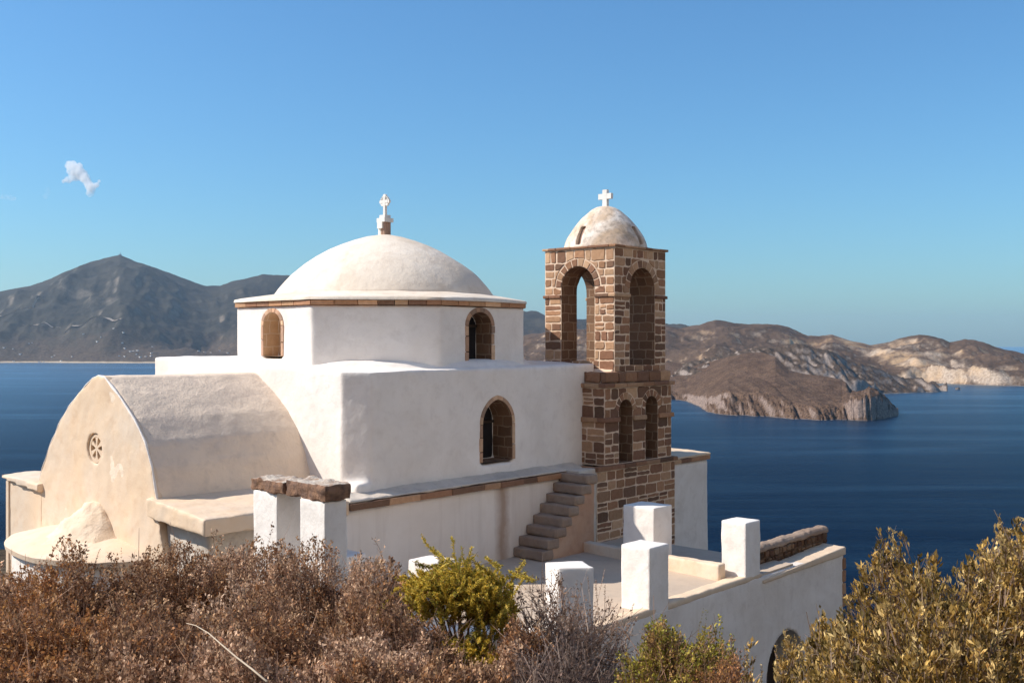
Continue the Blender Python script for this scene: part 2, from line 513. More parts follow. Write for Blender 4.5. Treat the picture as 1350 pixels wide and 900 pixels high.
VAULT = [(6.80, -3.10), (6.62, -2.70), (6.27, -2.20), (5.76, -1.60), (5.42, -1.32), (4.80, -.93), (4.42, -.72), (4.20, -.655), (3.95, -.68), (3.38, -1.03), (2.82, -1.44), (2.42, -1.85), (2.18, -2.31), (2.04, -2.76), (1.96, -3.02)]
def window(th, plane, val, c, w, z0, zs, rise, fw, depth, label=None, pane_mat='glass', parent=None, light=1.0):
    """stone lined arched window; plane 'v' faces -v at v=val, 'u' faces -u at u=val. Returns the cutter."""
    rng = np.random.default_rng(int(abs(c*100)) + 3)
    if plane == 'v':
        P = lambda s, z, d: (s, val + d, z); fr = ((0, val, 0), (1, 0, 0), (0, -1, 0))
    else:
        P = lambda s, z, d: (val + d, s, z); fr = ((val, 0, 0), (0, 1, 0), (-1, 0, 0))
    inn = arch_prof(c, w, z0, zs, rise, 20); out = arch_prof(c, w + 2*fw, z0 - .0, zs, rise + fw, 20)
    # frame blocks: jambs and voussoirs
    polys = []
    for sgn in (-1, 1):
        z = z0
        while z < zs - .02:
            h = rng.uniform(.22, .4)
            if zs - z < h + .12: h = zs - z
            a, b = c + sgn*w/2, c + sgn*(w/2 + fw*rng.uniform(.9, 1.15))
            lo, hi = min(a, b), max(a, b)
            polys.append(([(lo, z+.008), (hi, z+.008), (hi, z+h-.008), (lo, z+h-.008)], rand_tint(rng, .85, 1.2)))
            z += h
    k = 8; ia, oa = inn[2:], out[2:]; n = len(ia) - 1
    for i in range(k):
        a = int(round(n*i/k)); b = int(round(n*(i+1)/k))
        p = [ia[j] for j in range(b, a-1, -1)] + [oa[j] for j in range(a, b+1)]
        polys.append((p, rand_tint(rng, .85, 1.2)))
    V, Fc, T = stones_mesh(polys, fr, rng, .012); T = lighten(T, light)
    fo = th.add('window', (V, Fc), M['stone'], parent, tint=T)
    if label: fo['label'] = label
    # reveal lining
    m = len(inn); V = []
    for d in (-.004, depth):
        V += [P(s, z, d) for s, z in inn]
    Fc = [(i, (i+1) % m, m + (i+1) % m, m + i) for i in range(m)]
    r = th.add('reveal', (V, Fc), M['tanbrick' if pane_mat == 'brick' else 'brick'], fo); add_uv(r)
    V = [P(s, z, depth - .004) for s, z in inn]
    pn = th.add('pane', (V, [tuple(range(m))]), M['tanbrick' if pane_mat == 'brick' else pane_mat], fo)
    if pane_mat == 'brick': add_uv(pn)
    if plane == 'v':
        f0 = c - w/2
        gl = join(box(f0 + .0, f0 + w, val + depth - .05, val + depth - .01, zs - .03, zs + .03), box(f0 + w*.5 - .02, f0 + w*.5 + .02, val + depth - .05, val + depth - .01, z0 + .01, zs - .032))
        th.add('glazing_bar', gl, M['wood_and_shade'], fo)
    cut = arch_prof(c, w + .10, z0 - .05, zs, rise + .05, 20)
    return extr_v(cut, val - .3, val + depth + .01) if plane == 'v' else extr_u(cut, val - .3, val + depth + .01)

# --- nave block
cut_n = window(church, 'v', .6, -3.71, 1.0, -2.72, -1.86, .55, .10, .62, None, 'glass', None, 1.15)
nave_poly = [(-7.92, 1.03), (-7.5, .6), (-.05, .6), (-.05, 8.2), (-7.92, 8.2)]
nv = prism(nave_poly, [-4]*5, [-.60, -.60, -.55, -.30, -.36])
foot = box(-7.91, -7.35, .585, 1.2, -4, -2.84)
mound = lathe(-3.76, 4.39, [(3.72, -.9), (3.70, -.58), (3.6, -.46), (3.4, -.40)], 32)
skirt = extr_v([(-7.95, -4), (-.1, -4), (-.1, -2.95), (-7.8, -2.95)], .50, .75)
vf = bake(join(nv, foot, mound), [cut_n], voxel=.055, smooth=5, amp=.022, freq=.9, seed=1)
auto_smooth(church.add('nave', vf, M['white']), 50)

# --- drum
A = 3.4; UC, VC = -3.76, 4.39
def octagon(a, round_=0):
    t = a*math.tan(math.pi/8)
    return [(UC-a, VC-t), (UC-t, VC-a), (UC+t, VC-a), (UC+a, VC-t), (UC+a, VC+t), (UC+t, VC+a), (UC-t, VC+a), (UC-a, VC+t)]
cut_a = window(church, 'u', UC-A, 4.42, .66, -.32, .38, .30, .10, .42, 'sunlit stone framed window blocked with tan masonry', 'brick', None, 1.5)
cut_b = window(church, 'v', VC-A, -3.88, .76, -.44, .38, .31, .11, .5, 'shaded stone framed window of the drum with dark glass', 'glass', None, 1.15)
vf = bake(prism(octagon(A), -1.0, .82), [cut_a, cut_b], voxel=.05, smooth=4, amp=.016, freq=1.1, seed=2)
auto_smooth(church.add('drum', vf, M['white']), 50)
# cornice: stone blocks under a whitewashed sloping top
rng = np.random.default_rng(5)
V, Fc, T = [], [], []
oc = octagon(3.455); oi = octagon(3.2)
for i in range(8):
    p0, p1, q0, q1 = oc[i], oc[(i+1) % 8], oi[i], oi[(i+1) % 8]
    cuts = [0.0]
    while cuts[-1] < 1: cuts.append(cuts[-1] + rng.uniform(.1, .2))
    cuts[-1] = 1.0
    if cuts[-1]-cuts[-2] < .06: cuts.pop(-2)
    for a, b in zip(cuts[:-1], cuts[1:]):
        g = .003
        L = lambda P, Q, t: (P[0] + (Q[0]-P[0])*t, P[1] + (Q[1]-P[1])*t)
        e = rng.uniform(-.012, .012)
        quad = [L(p0, p1, a+g), L(p0, p1, b-g), L(q0, q1, b-g), L(q0, q1, a+g)]
        vv, ff = prism(quad, .825, .925 + e*.3); o = len(V); t = rand_tint(rng, 1.1, 1.6)
        V += vv; T += [t]*len(vv); Fc += [tuple(x+o for x in q) for q in ff]
church.add('cornice', (V, Fc), M['stone'], tint=T)
def ring_pts(a, z, n=64, circ=None):
    o = octagon(a); pts = []
    for k in range(n):
        s = k/n*8; i = int(s); t = s - i
        p = (o[i][0]*(1-t) + o[(i+1) % 8][0]*t, o[i][1]*(1-t) + o[(i+1) % 8][1]*t)
        if circ:
            an = math.atan2(p[1]-VC, p[0]-UC); w, r = circ
            p = (p[0]*(1-w) + (UC + r*math.cos(an))*w, p[1]*(1-w) + (VC + r*math.sin(an))*w)
        pts.append((p[0], p[1], z))
    return pts
V = ring_pts(3.49, .932, circ=(.10, 3.66)) + ring_pts(3.48, .99, circ=(.12, 3.64)) + ring_pts(3.4, 1.03, circ=(.5, 3.5)) + ring_pts(2.8, 1.15, circ=(1, 2.80)) + ring_pts(2.5, 1.22, circ=(1, 2.5))
Fc = [(j*64+i, j*64+(i+1) % 64, (j+1)*64+(i+1) % 64, (j+1)*64+i) for j in range(4) for i in range(64)] + [tuple(range(63, -1, -1))]
cp = [Vector(v) for v in V]
for p in cp: p.z += .02*noise.noise(p*1.3)
auto_smooth(church.add('cornice_top', (cp, Fc), M['dome']), 60)
# dome
prof = [(2.74, 1.10), (2.73, 1.18)]
for t, d in [(.985, .955), (.965, .90), (.94, .845), (.90, .765), (.85, .675), (.80, .60), (.72, .488), (.62, .372), (.51, .262), (.40, .172), (.29, .098), (.18, .044), (.08, .012), (.004, 0.0)]:
    prof.append((2.74*t, 2.70 - 1.55*d))
prof = [(r, z) for r, z in prof]
vf = lathe(UC, VC, prof, 96)
vs = [Vector(v) for v in vf[0]]
for p in vs:
    d = Vector((p.x-UC, p.y-VC, (p.z-.6)*1.2)).normalized()
    p += d*(.022*noise.noise(p*1.1) + .009*noise.noise(p*3.1))
auto_smooth(church.add('dome', (vs, vf[1]), M['dome']), 70)
# cross with its little fluted pedestal
def trefoil_cross(cu, cv, z0, z1, arm, th=.035):
    r = .035; parts = []
    parts.append(box(cu-th, cu+th, cv-r, cv+r, z0, z1-.05))
    zc = z0 + (z1-z0)*.66
    parts.append(box(cu-th+.002, cu+th-.002, cv-arm, cv+arm, zc-r, zc+r))
    def lobe(v, z):
        n = 10; q = [(v + .058*math.cos(2*math.pi*i/n), z + .058*math.sin(2*math.pi*i/n)) for i in range(n)]
        return extr_u(q, cu-th*.8, cu+th*.8)
    for s in (-1, 1):
        parts += [lobe(cv+s*arm, zc), lobe(cv+s*(arm-.045), zc+.055), lobe(cv+s*(arm-.045), zc-.055)]
    parts += [lobe(cv, z1-.055), lobe(cv-.055, z1-.11), lobe(cv+.055, z1-.11)]
    return join(*parts)
cr = church.add('dome_cross', trefoil_cross(UC, VC, 3.18, 3.73, .125), M['marble'])
ped = [box(UC-.15, UC+.15, VC-.15, VC+.15, 3.02, 3.12), box(UC-.10, UC+.10, VC-.10, VC+.10, 3.12, 3.20), box(UC-.16, UC-.09, VC-.06, VC+.12, 2.86, 3.018), box(UC-.11, UC+.13, VC+.04, VC+.135, 2.60, 3.018)]
church.add('pedestal', join(*ped), M['marble'], cr)
church.add('fluted_shaft', join(*[lathe(UC+.0+.07*(k % 3 - 1), VC-.07+.07*(k//3), [(.045, 2.60), (.045, 3.018)], 10) for k in range(6)]), M['pinkstone'], cr)

# --- barrel vault and apse front
vin = [(4.38 + (v-4.38)*.985, z - .02) for v, z in VAULT]
vprof = [(6.72, -4.2)] + VAULT + [(1.96, -4.2)]
vf = bake(extr_u(vprof, -11.43, -7.7), [extr_u([(4.30 + .34*math.cos(2*math.pi*i/32), -2.09 + .34*math.sin(2*math.pi*i/32)) for i in range(32)], -12, -11.26)], voxel=.05, smooth=6, amp=.02, freq=1.3, seed=4)
auto_smooth(church.add('barrel_vault', vf, M['vault']), 60)
gprof = [(6.84, -7.0)] + VAULT + [(1.86, -3.5), (1.55, -4.4), (1.5, -7.0)]
RV, RZ = 4.30, -2.09
ros = [(RV + .30*math.cos(2*math.pi*i/32), RZ + .30*math.sin(2*math.pi*i/32)) for i in range(32)]
vf = bake(extr_u(gprof, -11.45, -11.28), [extr_u(ros, -12, -11.30)], voxel=.035, smooth=3, amp=.018, freq=1.4, seed=5)
auto_smooth(church.add('apse_front', vf, M['cream']), 50)
# whitewashed rim along the vault's end
V, Fc = [], []; pth = []
for (v0, z0), (v1, z1) in zip(VAULT[:-1], VAULT[1:]):
    for k in range(6): pth.append((v0 + (v1-v0)*k/6, z0 + (z1-z0)*k/6))
for v, z in pth:
    r = .018 + .012*noise.noise(Vector((v*4, z*4, 2))); jv, jz = .012*noise.noise(Vector((v*3, z*3, 5))), .012*noise.noise(Vector((v*3, z*3, 9)))
    dv, dz = v-4.38, z+2.6; l_ = math.hypot(dv, dz); dv, dz = dv/l_, dz/l_
    for k in range(8):
        a_ = 2*math.pi*k/8; V.append((-11.425 + r*1.3*math.cos(a_), v + jv + dv*r*math.sin(a_), z + jz + dz*r*math.sin(a_)))
n = len(pth)
Fc = [(i*8+k, i*8+(k+1) % 8, (i+1)*8+(k+1) % 8, (i+1)*8+k) for i in range(n-1) for k in range(8)]
auto_smooth(church.add('vault_rim', (V, Fc), M['white']), 80)
# plaster fillet where vault meets nave
# rose window
def ring2(r0, r1, seg=32):
    return [[(RV + r*math.cos(2*math.pi*i/seg), RZ + r*math.sin(2*math.pi*i/seg)) for i in range(seg)] for r in (r0, r1)]
def flat_ring(r0, r1, ua, ub, seg=32):
    V = []
    for u in (ua, ub):
        for r in (r0, r1):
            V += [(u, RV + r*math.cos(2*math.pi*i/seg), RZ + r*math.sin(2*math.pi*i/seg)) for i in range(seg)]
    Fc = []
    for i in range(seg):
        j = (i+1) % seg
        Fc += [(i, j, seg+j, seg+i), (2*seg+i, 3*seg+i, 3*seg+j, 2*seg+j), (i, 2*seg+i, 2*seg+j, j), (seg+i, seg+j, 3*seg+j, 3*seg+i)]
    return V, Fc
rose = church.add('rose_window', flat_ring(.225, .285, -11.415, -11.33), M['cream'])
rose['label'] = 'small round rosette window with six petals in the cream apse front'
sp = []
for k in range(6):
    a = math.pi/6 + k*math.pi/3; ca, sa = math.cos(a), math.sin(a)
    q = [(RV + r*ca - w*sa, RZ + r*sa + w*ca) for r, w in ((0, .02), (.115, .024), (.235, .055), (.235, -.055), (.115, -.024), (0, -.02))]
    sp.append(extr_u(q, -11.408 - .0006*k, -11.34))
church.add('tracery', join(*sp), M['cream'], rose)
church.add('backing', ([(-11.32, RV + .31*math.cos(2*math.pi*i/32), RZ + .31*math.sin(2*math.pi*i/32)) for i in range(32)], [tuple(range(32))]), M['wood_and_shade'], rose)
V = []
for a0 in np.linspace(math.radians(20), math.radians(200), 25):     # shadow-catching hood over the rosette
    pass
# --- apse: low segment with sloping roof, wall and mound
def apse_pts(a, b, z, n=26, uc=-11.42, vc=4.55):
    return [(uc - b*math.sin(math.pi*i/(n-1)), vc + a*math.cos(math.pi*i/(n-1)), z) for i in range(n)]
rp = [(2.28, 1.34, -4.10), (2.30, 1.36, -4.0), (2.24, 1.30, -3.955), (1.6, .8, -3.80), (.8, .3, -3.70), (.3, .06, -3.66)]
V = []; n = 26
for a, b, z in rp: V += apse_pts(a, b, z)
Fc = [(j*n+i, j*n+i+1, (j+1)*n+i+1, (j+1)*n+i) for j in range(len(rp)-1) for i in range(n-1)]
Fc.append(tuple(range(n-1, -1, -1))); Fc.append(tuple((len(rp)-1)*n+i for i in range(n)))
vs = [Vector(v) for v in V]
for p in vs: p.z += .025*noise.noise(p*1.6) + .01*noise.noise(p*5)
auto_smooth(church.add('apse_roof', (vs, Fc), M['cream']), 50)
wp = [(2.14, 1.2, -7.2), (2.16, 1.22, -4.06)]
V = []
for a, b, z in wp: V += apse_pts(a, b, z)
Fc = [(i, i+1, n+i+1, n+i) for i in range(n-1)]
auto_smooth(church.add('apse_wall', (V, Fc), M['white_wall']), 50)
V = []; nm = 30; rows = 16
for j in range(rows):
    t = j/(rows-1); r = (1-t)**1.0; hgt = 1 - (1-t)**1.0
    rr = float(np.interp(t, [0, .12, .3, .55, .8, .93, 1], [1.42, 1.12, .90, .68, .42, .22, 0])); z = -3.95 + .80*t**.9
    V += [(-11.44 - .74*rr*math.sin(math.pi*i/(nm-1)), 4.28 + .92*rr*math.cos(math.pi*i/(nm-1)), z) for i in range(nm)]
vs = [Vector(v) for v in V]
for p in vs:
    k = .13*noise.noise(p*2.6) + .06*noise.noise(p*7); p.z += k*.8; p.x -= abs(k)*.7 if p.x < -11.46 else 0
Fc = [(j*nm+i, j*nm+i+1, (j+1)*nm+i+1, (j+1)*nm+i) for j in range(rows-1) for i in range(nm-1)]
auto_smooth(church.add('apse_mound', (vs, Fc), M['mound']), 80)
# left wing beside the vault
vf = bake(join(box(-11.46, -7.6, 6.6, 8.2, -7, -3.06)), voxel=.06, smooth=3, amp=.016, seed=8)
auto_smooth(church.add('side_chapel', vf, M['cream']), 50)
sl = prism([(-11.56, 6.55), (-7.7, 6.5), (-7.7, 8.32), (-11.56, 8.32)], [-3.16, -3.0, -3.0, -3.02], [-2.98, -2.8, -2.85, -2.92])
auto_smooth(church.add('chapel_roof', bake(sl, voxel=.04, smooth=3, amp=.02, freq=2.2, seed=9), M['cream']), 50)
church.add('corner_trim', bake(box(-11.50, -11.40, 8.10, 8.235, -7, -3.03), bevel=.015), M['cream'])
# --- terrace platform
wall = box(-8.6, -.5, .32, 2.2, -7.0, -3.26)
vf = bake(wall, voxel=.07, smooth=2, amp=.014, freq=1.0, seed=10)
auto_smooth(church.add('terrace_wall', vf, M['stained']), 50)
vf = bake(box(-11.30, -8.4, .50, 2.2, -7.0, -3.2), voxel=.06, smooth=2, amp=.03, freq=2.0, seed=11)
auto_smooth(church.add('rough_wall', vf, M['ledge']), 50)
slab = prism([(-11.58, .24), (-8.35, .26), (-8.35, 2.2), (-11.55, 2.2)], [-3.33, -3.36, -3.2, -3.2], [-3.02, -3.08, -2.86, -2.84])
auto_smooth(church.add('terrace_slab', bake(slab, voxel=.035, smooth=3, amp=.016, freq=2.2, seed=12), M['cream']), 50)
rng = np.random.default_rng(9); bx = []; u = -8.38
while u < -.95:
    w = rng.uniform(.5, 1.1); w = min(w, -.93-u); bx.append((u+.004, u+w-.004, .21 + rng.uniform(-.015, .015), .6, -3.265, -3.135)); u += w
V, Fc, T = stone_blocks(bx, rng, .015)
church.add('stone_edging', (V, Fc), M['stone'], tint=[tuple(x*1.05 for x in t) for t in T])
led = extr_u([(.24, -3.132), (.64, -3.132), (.64, -2.96), (.52, -3.0), (.25, -3.075)], -8.36, -.9)
auto_smooth(church.add('terrace_ledge', bake(led, voxel=.03, smooth=3, amp=.025, freq=1.8, seed=13), M['ledge']), 50)
# --- stairs up to the terrace
rng = np.random.default_rng(21)
nst = 8; ub, ut = -3.52, -1.62; zb, zt = -4.9, -3.12
prof = []; run = (ut-ub)/nst; rise = (zt-zb)/nst
prof.append((ub + .1, zb - .6))
for i in range(nst): prof += [(ub + .1 + run*i, zb + rise*(i+1) - .06), (ub + .1 + run*(i+1), zb + rise*(i+1) - .06)]
prof += [(ut + .1, zb - .6)]
st = church.add('staircase', bake(extr_v(prof, -.53, .34), voxel=.03, smooth=3, amp=.018, freq=2.5, seed=14), M['pinkbrown'])
auto_smooth(st, 50)
for i in range(nst):
    u0 = ub + run*i; z1 = zb + rise*(i+1)
    vf = bake(box(u0 + rng.uniform(-.02, .02), u0 + run + .16, -.57 + rng.uniform(-.02, .02), .335, z1 - rise*.98, z1 + rng.uniform(-.01, .01)), voxel=.028, smooth=5, amp=.022, freq=3, seed=30+i)
    auto_smooth(church.add('step', vf, M['step'], st), 60)
church.add('landing', bake(box(-1.62, -.60, -.14, .33, -4.9, -3.07), voxel=.03, smooth=3, amp=.015, freq=3, seed=44), M['ledge'], st)

# ================================================================== BELL TOWER
tower = Thing('bell_tower', (1.15, 1.12, -5.0), 'brown stone bell tower with open arched belfry, small whitewashed dome and cross', 'bell tower')
rng = np.random.default_rng(33)
def core(name, vf, outer, cuts=(), parent=None):
    v, f = bake(vf, cuts)
    o = tower.add(name, (v, f), [M['mortar'], M['brick']], parent)
    u0, u1, v0, v1 = outer; idx = []
    for p in f:
        c = sum((Vector(v[i]) for i in p), Vector())/len(p)
        on = min(abs(c.x-u0), abs(c.x-u1), abs(c.y-v0), abs(c.y-v1)) < .01
        idx.append(0 if on else 1)
    o.data.polygons.foreach_set('material_index', np.asarray(idx, np.int32)); add_uv(o)
    return o
def faces4(u0, u1, v0, v1, z0, z1, arches_v, arches_u, both=True, rows=(.19, .33), widths=(.22, .58), ring=.2):
    V, Fc, T = [], [], []
    fr = [(((0, v0, 0), (1, 0, 0), (0, -1, 0)), u0, u1, arches_v), (((u0, 0, 0), (0, 1, 0), (-1, 0, 0)), v0, v1, arches_u)]
    if both: fr += [(((0, v1, 0), (1, 0, 0), (0, 1, 0)), u0, u1, arches_v), (((u1, 0, 0), (0, 1, 0), (1, 0, 0)), v0, v1, ())]
    for f, a, b, ar in fr:
        vv, ff, tt = stones_mesh(course_stones(a, b, z0, z1, rng, ar, rows, widths, ring), f, rng)
        o = len(V); V += vv; T += tt; Fc += [tuple(x+o for x in q) for q in ff]
    return V, Fc, T
# base storey
bo = (-.93, 2.55, -.15, 2.4)
base = core('base_storey', box(*bo, -9.0, -3.16), bo)
V, Fc, T = faces4(*bo, -9.0, -3.17, (), (), True, (.2, .3), (.35, .62)); tower.add('masonry', (V, Fc), M['stone'], base, tint=T)
V, Fc, T = stone_blocks(band_boxes(-.99, 2.61, -.21, 2.46, -3.16, -3.05, rng, .4, .8), rng, .018)
tower.add('string_course', (V, Fc), M['stone'], base, tint=T)
# middle storey with twin openings
mo = (-.55, 2.45, -.1, 2.35)
ar = [(.353, .297, -3.04, -1.74), (1.516, .285, -3.04, -1.68)]
cuts = [extr_v(arch_prof(c, 2*h, zs, zp, h), -1.0, 1.5) for c, h, zs, zp in ar]
mid = core('middle_storey', box(*mo, -3.06, -1.13), mo, cuts)
V, Fc, T = faces4(*mo, -3.04, -1.14, ar, (), True, ring=.17); tower.add('masonry', (V, Fc), M['stone'], mid, tint=T)
bx = []
for a, b in ((-.61, .05), (.66, 1.22), (1.81, 2.51)): bx.append((a, b, -.165, .1, -1.99, -1.87))
for k in range(4): bx.append((-.61, -.4, .1 + k*.56, .1 + (k+1)*.56 - .006, -1.99, -1.87)); bx.append((2.3, 2.51, .1 + k*.56, .1 + (k+1)*.56 - .006, -1.99, -1.87))
for b_ in bx:
    V, Fc, T = stone_blocks([b_], rng, .025); tower.add('string_course', (V, Fc), M['stone'], mid, tint=T)
V, Fc, T = stone_blocks(band_boxes(-.62, 2.52, -.17, 2.42, -1.13, -1.02, rng, .4, .8), rng, .02)
tower.add('string_course', (V, Fc), M['stone'], mid, tint=T)
V, Fc, T = stone_blocks(band_boxes(-.48, 2.44, -.1, 2.36, -1.02, -.74, rng, .3, .55), rng, .05)
tower.add('rounded_course', (V, Fc), M['stone'], mid, tint=T)
vf = bake(join(box(-.30, 2.4, -.0, 2.3, -1.1, -.78), prism([(-.45, .02), (.1, .02), (.1, 2.2), (-.45, 2.2)], [-1.1]*4, [-.95, -.6, -.6, -.95])), voxel=.04, smooth=2, amp=.02, freq=3, seed=50)
auto_smooth(tower.add('sloped_bedding', vf, M['mortar'], mid), 50)
# belfry
uo = (0.0, 2.32, 0.0, 2.26)
av = [(1.235, .573, -.6, 1.36)]; au = [(1.165, .545, -.49, 1.42)]
cuts = [extr_v(arch_prof(c, 2*h, zs, zp, h), -1, 4) for c, h, zs, zp in av] + [extr_u(arch_prof(c, 2*h, zs+.0, zp, h), -1, 1.2) for c, h, zs, zp in au] + [box(.58, 1.74, .58, 1.68, -.495, 2.12)]
bel = core('belfry', box(*uo, -1.05, 2.42), uo, cuts)
V, Fc, T = faces4(*uo, -.76, 2.40, av, au, True, (.17, .3), (.18, .5), .2); tower.add('masonry', (V, Fc), M['stone'], bel, tint=T)
# imposts on the piers
bx = []
for a, b in ((-.05, .655), (1.815, 2.37)):
    for v0, v1 in ((-.05, .16), (2.10, 2.31)): bx.append((a, b, v0, v1, 1.15, 1.235))
for a, b in ((.165, .615), (1.715, 2.095)):
    for u0, u1 in ((-.05, .16), (2.16, 2.37)): bx.append((u0, u1, a, b, 1.15, 1.235))
for b_ in bx:
    V, Fc, T = stone_blocks([b_], rng, .02); tower.add('impost', (V, Fc), M['stone'], bel, tint=T)
V, Fc, T = stone_blocks(band_boxes(-.06, 2.38, -.06, 2.32, 2.41, 2.47, rng, .3, .7), rng, .012)
tower.add('string_course', (V, Fc), M['stone'], bel, tint=T)
tower.add('roof_bed', box(.1, 2.2, .1, 2.14, 2.405, 2.475), M['mortar'], bel)
DC = (1.15, 1.12)
prof = [(1.12, 2.40), (1.12, 2.5)] + [(1.12*r, 2.50 + 1.13*z) for r, z in ((.98, .06), (.955, .14), (.915, .23), (.867, .31), (.79, .43), (.707, .545), (.60, .665), (.52, .745), (.42, .83), (.333, .90), (.22, .957), (.12, .985), (.04, 1.0))]
dm = lathe(DC[0], DC[1], prof, 64)
slots = [prism([(DC[0]-1.3, DC[1]+.0), (DC[0]-.4, DC[1]+.0), (DC[0]-.4, DC[1]+.17), (DC[0]-1.3, DC[1]+.17)], 2.53, 3.02), prism([(DC[0]+.0, DC[1]-1.3), (DC[0]+.17, DC[1]-1.3), (DC[0]+.17, DC[1]-.4), (DC[0]+.0, DC[1]-.4)], 2.53, 3.02)]
vf = bake(dm, slots, voxel=.022, smooth=2, amp=.012, freq=2, seed=60)
td = tower.add('tower_dome', vf, M['towerdome']); auto_smooth(td, 55)
for k in range(2):
    q = []
    for z, r in ((2.50, 1.0), (2.72, .93), (2.9, .83), (3.05, .73)):
        for s in (-.03, .21):
            q.append((DC[0]-r, DC[1]+s*.8+.01, z) if k == 0 else (DC[0]+s, DC[1]-r, z))
    Fc = [(0, 1, 3, 2), (2, 3, 5, 4), (4, 5, 7, 6)]
    tower.add('roof_slot', (q, Fc), M['pinkstone'], td)
cz = 3.63
tower.add('cross', join(box(DC[0]-.05, DC[0]+.05, DC[1]-.07, DC[1]+.07, cz-.1, cz+.43), box(DC[0]-.048, DC[0]+.048, DC[1]-.21, DC[1]-.07, cz+.18, cz+.325), box(DC[0]-.048, DC[0]+.048, DC[1]+.07, DC[1]+.21, cz+.18, cz+.325)), M['marble'])

# ================================================================== COURTYARD AND WALLS
def struct(o, label=None):
    o['kind'] = 'structure'
    if label: o['label'] = label
    return o
def church_mesh(name, vf, mat, **kw):
    """top-level mesh in world coordinates from church coordinates"""
    v = [(*W(p[0], p[1]), p[2]) for p in vf[0]]
    return mesh(name, v, vf[1], mat, **kw)
fl = bake(prism([(-11.2, -2.2), (-7.6, -4.75), (.2, -4.75), (.2, .32), (-11.2, .32)], -6.2, [-4.9, -4.93, -4.93, -4.9, -4.9]), sub=.4, amp=.012, freq=.8, seed=70)
struct(auto_smooth(church_mesh('courtyard', fl, M['floor']), 30))

rw = Thing('retaining_wall', (-2.6, -4.8, -9.5), 'long white retaining wall on the right with a tan coping and a dark arch at its foot', 'wall')
arch = arch_prof(-.22, 1.75, -9.2, -7.2, .86, 16)
vf = bake(box(-8.1, 2.75, -4.8, -4.25, -9.5, -4.98), [extr_v(arch, -5.2, -4.0)], voxel=.06, smooth=2, amp=.016, freq=.9, seed=71)
auto_smooth(rw.add('wall', vf, M['white_wall']), 50)
rng = np.random.default_rng(12)
vf = bake(prism([(-8.1, -4.78), (-1.35, -4.80), (-1.35, -4.42), (-8.1, -4.42)], -5.0, [-4.86, -4.86, -4.9, -4.9]), voxel=.03, smooth=2, amp=.018, freq=2.4, seed=72)
auto_smooth(rw.add('parapet_top', vf, M['tan']), 50)
vf = bake(prism([(-1.32, -4.84), (2.8, -4.84), (2.8, -3.9), (-1.32, -3.9)], -5.12, [-5.04, -4.92, -4.9, -5.02]), voxel=.03, smooth=2, amp=.012, freq=2.4, seed=73)
auto_smooth(rw.add('coping', vf, M['tan']), 50)
V, Fc, T = stones_mesh(course_stones(-4.8, -4.3, -9.4, -5.1, rng, (), (.25, .4), (.3, .5)), ((2.75, 0, 0), (0, 1, 0), (1, 0, 0)), rng, .03)
rw.add('end_masonry', (V, Fc), M['stone'], tint=T)
V, Fc, T = stone_blocks([(2.66, 2.83, -4.83, -4.5, -5.16 - .3*k, -4.97 - .3*k + .08) for k in range(1, 5)], rng, .03)
rw.add('quoin', (V, Fc), M['stone'], tint=T)
k = len(arch); V = [(s, d, z) for d in (-4.79, -4.05) for s, z in arch]
o = rw.add('arch_lining', (V, [(i, (i+1) % k, k+(i+1) % k, k+i) for i in range(k)]), M['white_wall'])
rw.add('arch_shade', ([(s, -4.07, z) for s, z in arch], [tuple(range(k))]), M['wood_and_shade'])  # dark sheet put in for the shade deep inside the arch

sw = Thing('rubble_wall', (1.2, -4.1, -5.0), 'low brown rubble stone wall with a rounded plastered top beside the tan coping', 'wall')
V, Fc, T = stones_mesh(course_stones(-1.3, 3.0, -5.05, -4.66, rng, (), (.1, .16), (.1, .28)), ((0, -4.25, 0), (1, 0, 0), (0, -1, 0)), rng, .035)
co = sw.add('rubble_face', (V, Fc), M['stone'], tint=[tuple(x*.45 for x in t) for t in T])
sw.add('rubble_core', box(-1.3, 3.0, -4.25, -3.92, -5.2, -4.64), M['soil'])
V, Fc, T = stones_mesh(course_stones(-4.25, -3.92, -5.05, -4.64, rng, (), (.1, .16), (.1, .2)), ((3.0, 0, 0), (0, 1, 0), (1, 0, 0)), rng, .03)
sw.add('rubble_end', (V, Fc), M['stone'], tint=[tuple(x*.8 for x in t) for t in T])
tp = extr_u([(-4.28, -4.67), (-4.27, -4.58), (-4.2, -4.53), (-4.05, -4.52), (-3.93, -4.57), (-3.9, -4.67)], -1.32, 3.04)
auto_smooth(sw.add('plaster_top', bake(tp, voxel=.03, smooth=3, amp=.03, freq=4, seed=75), M['step']), 50)

cb = Thing('courtyard_kerb', (-2.3, -2.4, -4.95), 'low cream plastered kerb crossing the courtyard in front of the bell tower', 'kerb')
vf = bake(prism([(-2.42, -4.4), (-2.15, -4.4), (-1.7, -.5), (-1.95, -.5)], -5.2, [-4.60, -4.60, -4.68, -4.68]), voxel=.03, smooth=3, amp=.02, freq=2, seed=76)
auto_smooth(cb.add('kerb', vf, M['cream']), 50)

lp = Thing('courtyard_parapet', (-9.4, -2.6, -6.0), 'low whitewashed parapet along the near edge of the courtyard, half hidden by dry shrubs', 'parapet')
vf = bake(prism([(-10.4, -1.4), (-8.1, -4.75), (-7.8, -4.5), (-10.0, -1.3)], -7.5, -4.78), voxel=.05, smooth=2, amp=.015, seed=77)
auto_smooth(lp.add('parapet', vf, M['white_wall']), 50)

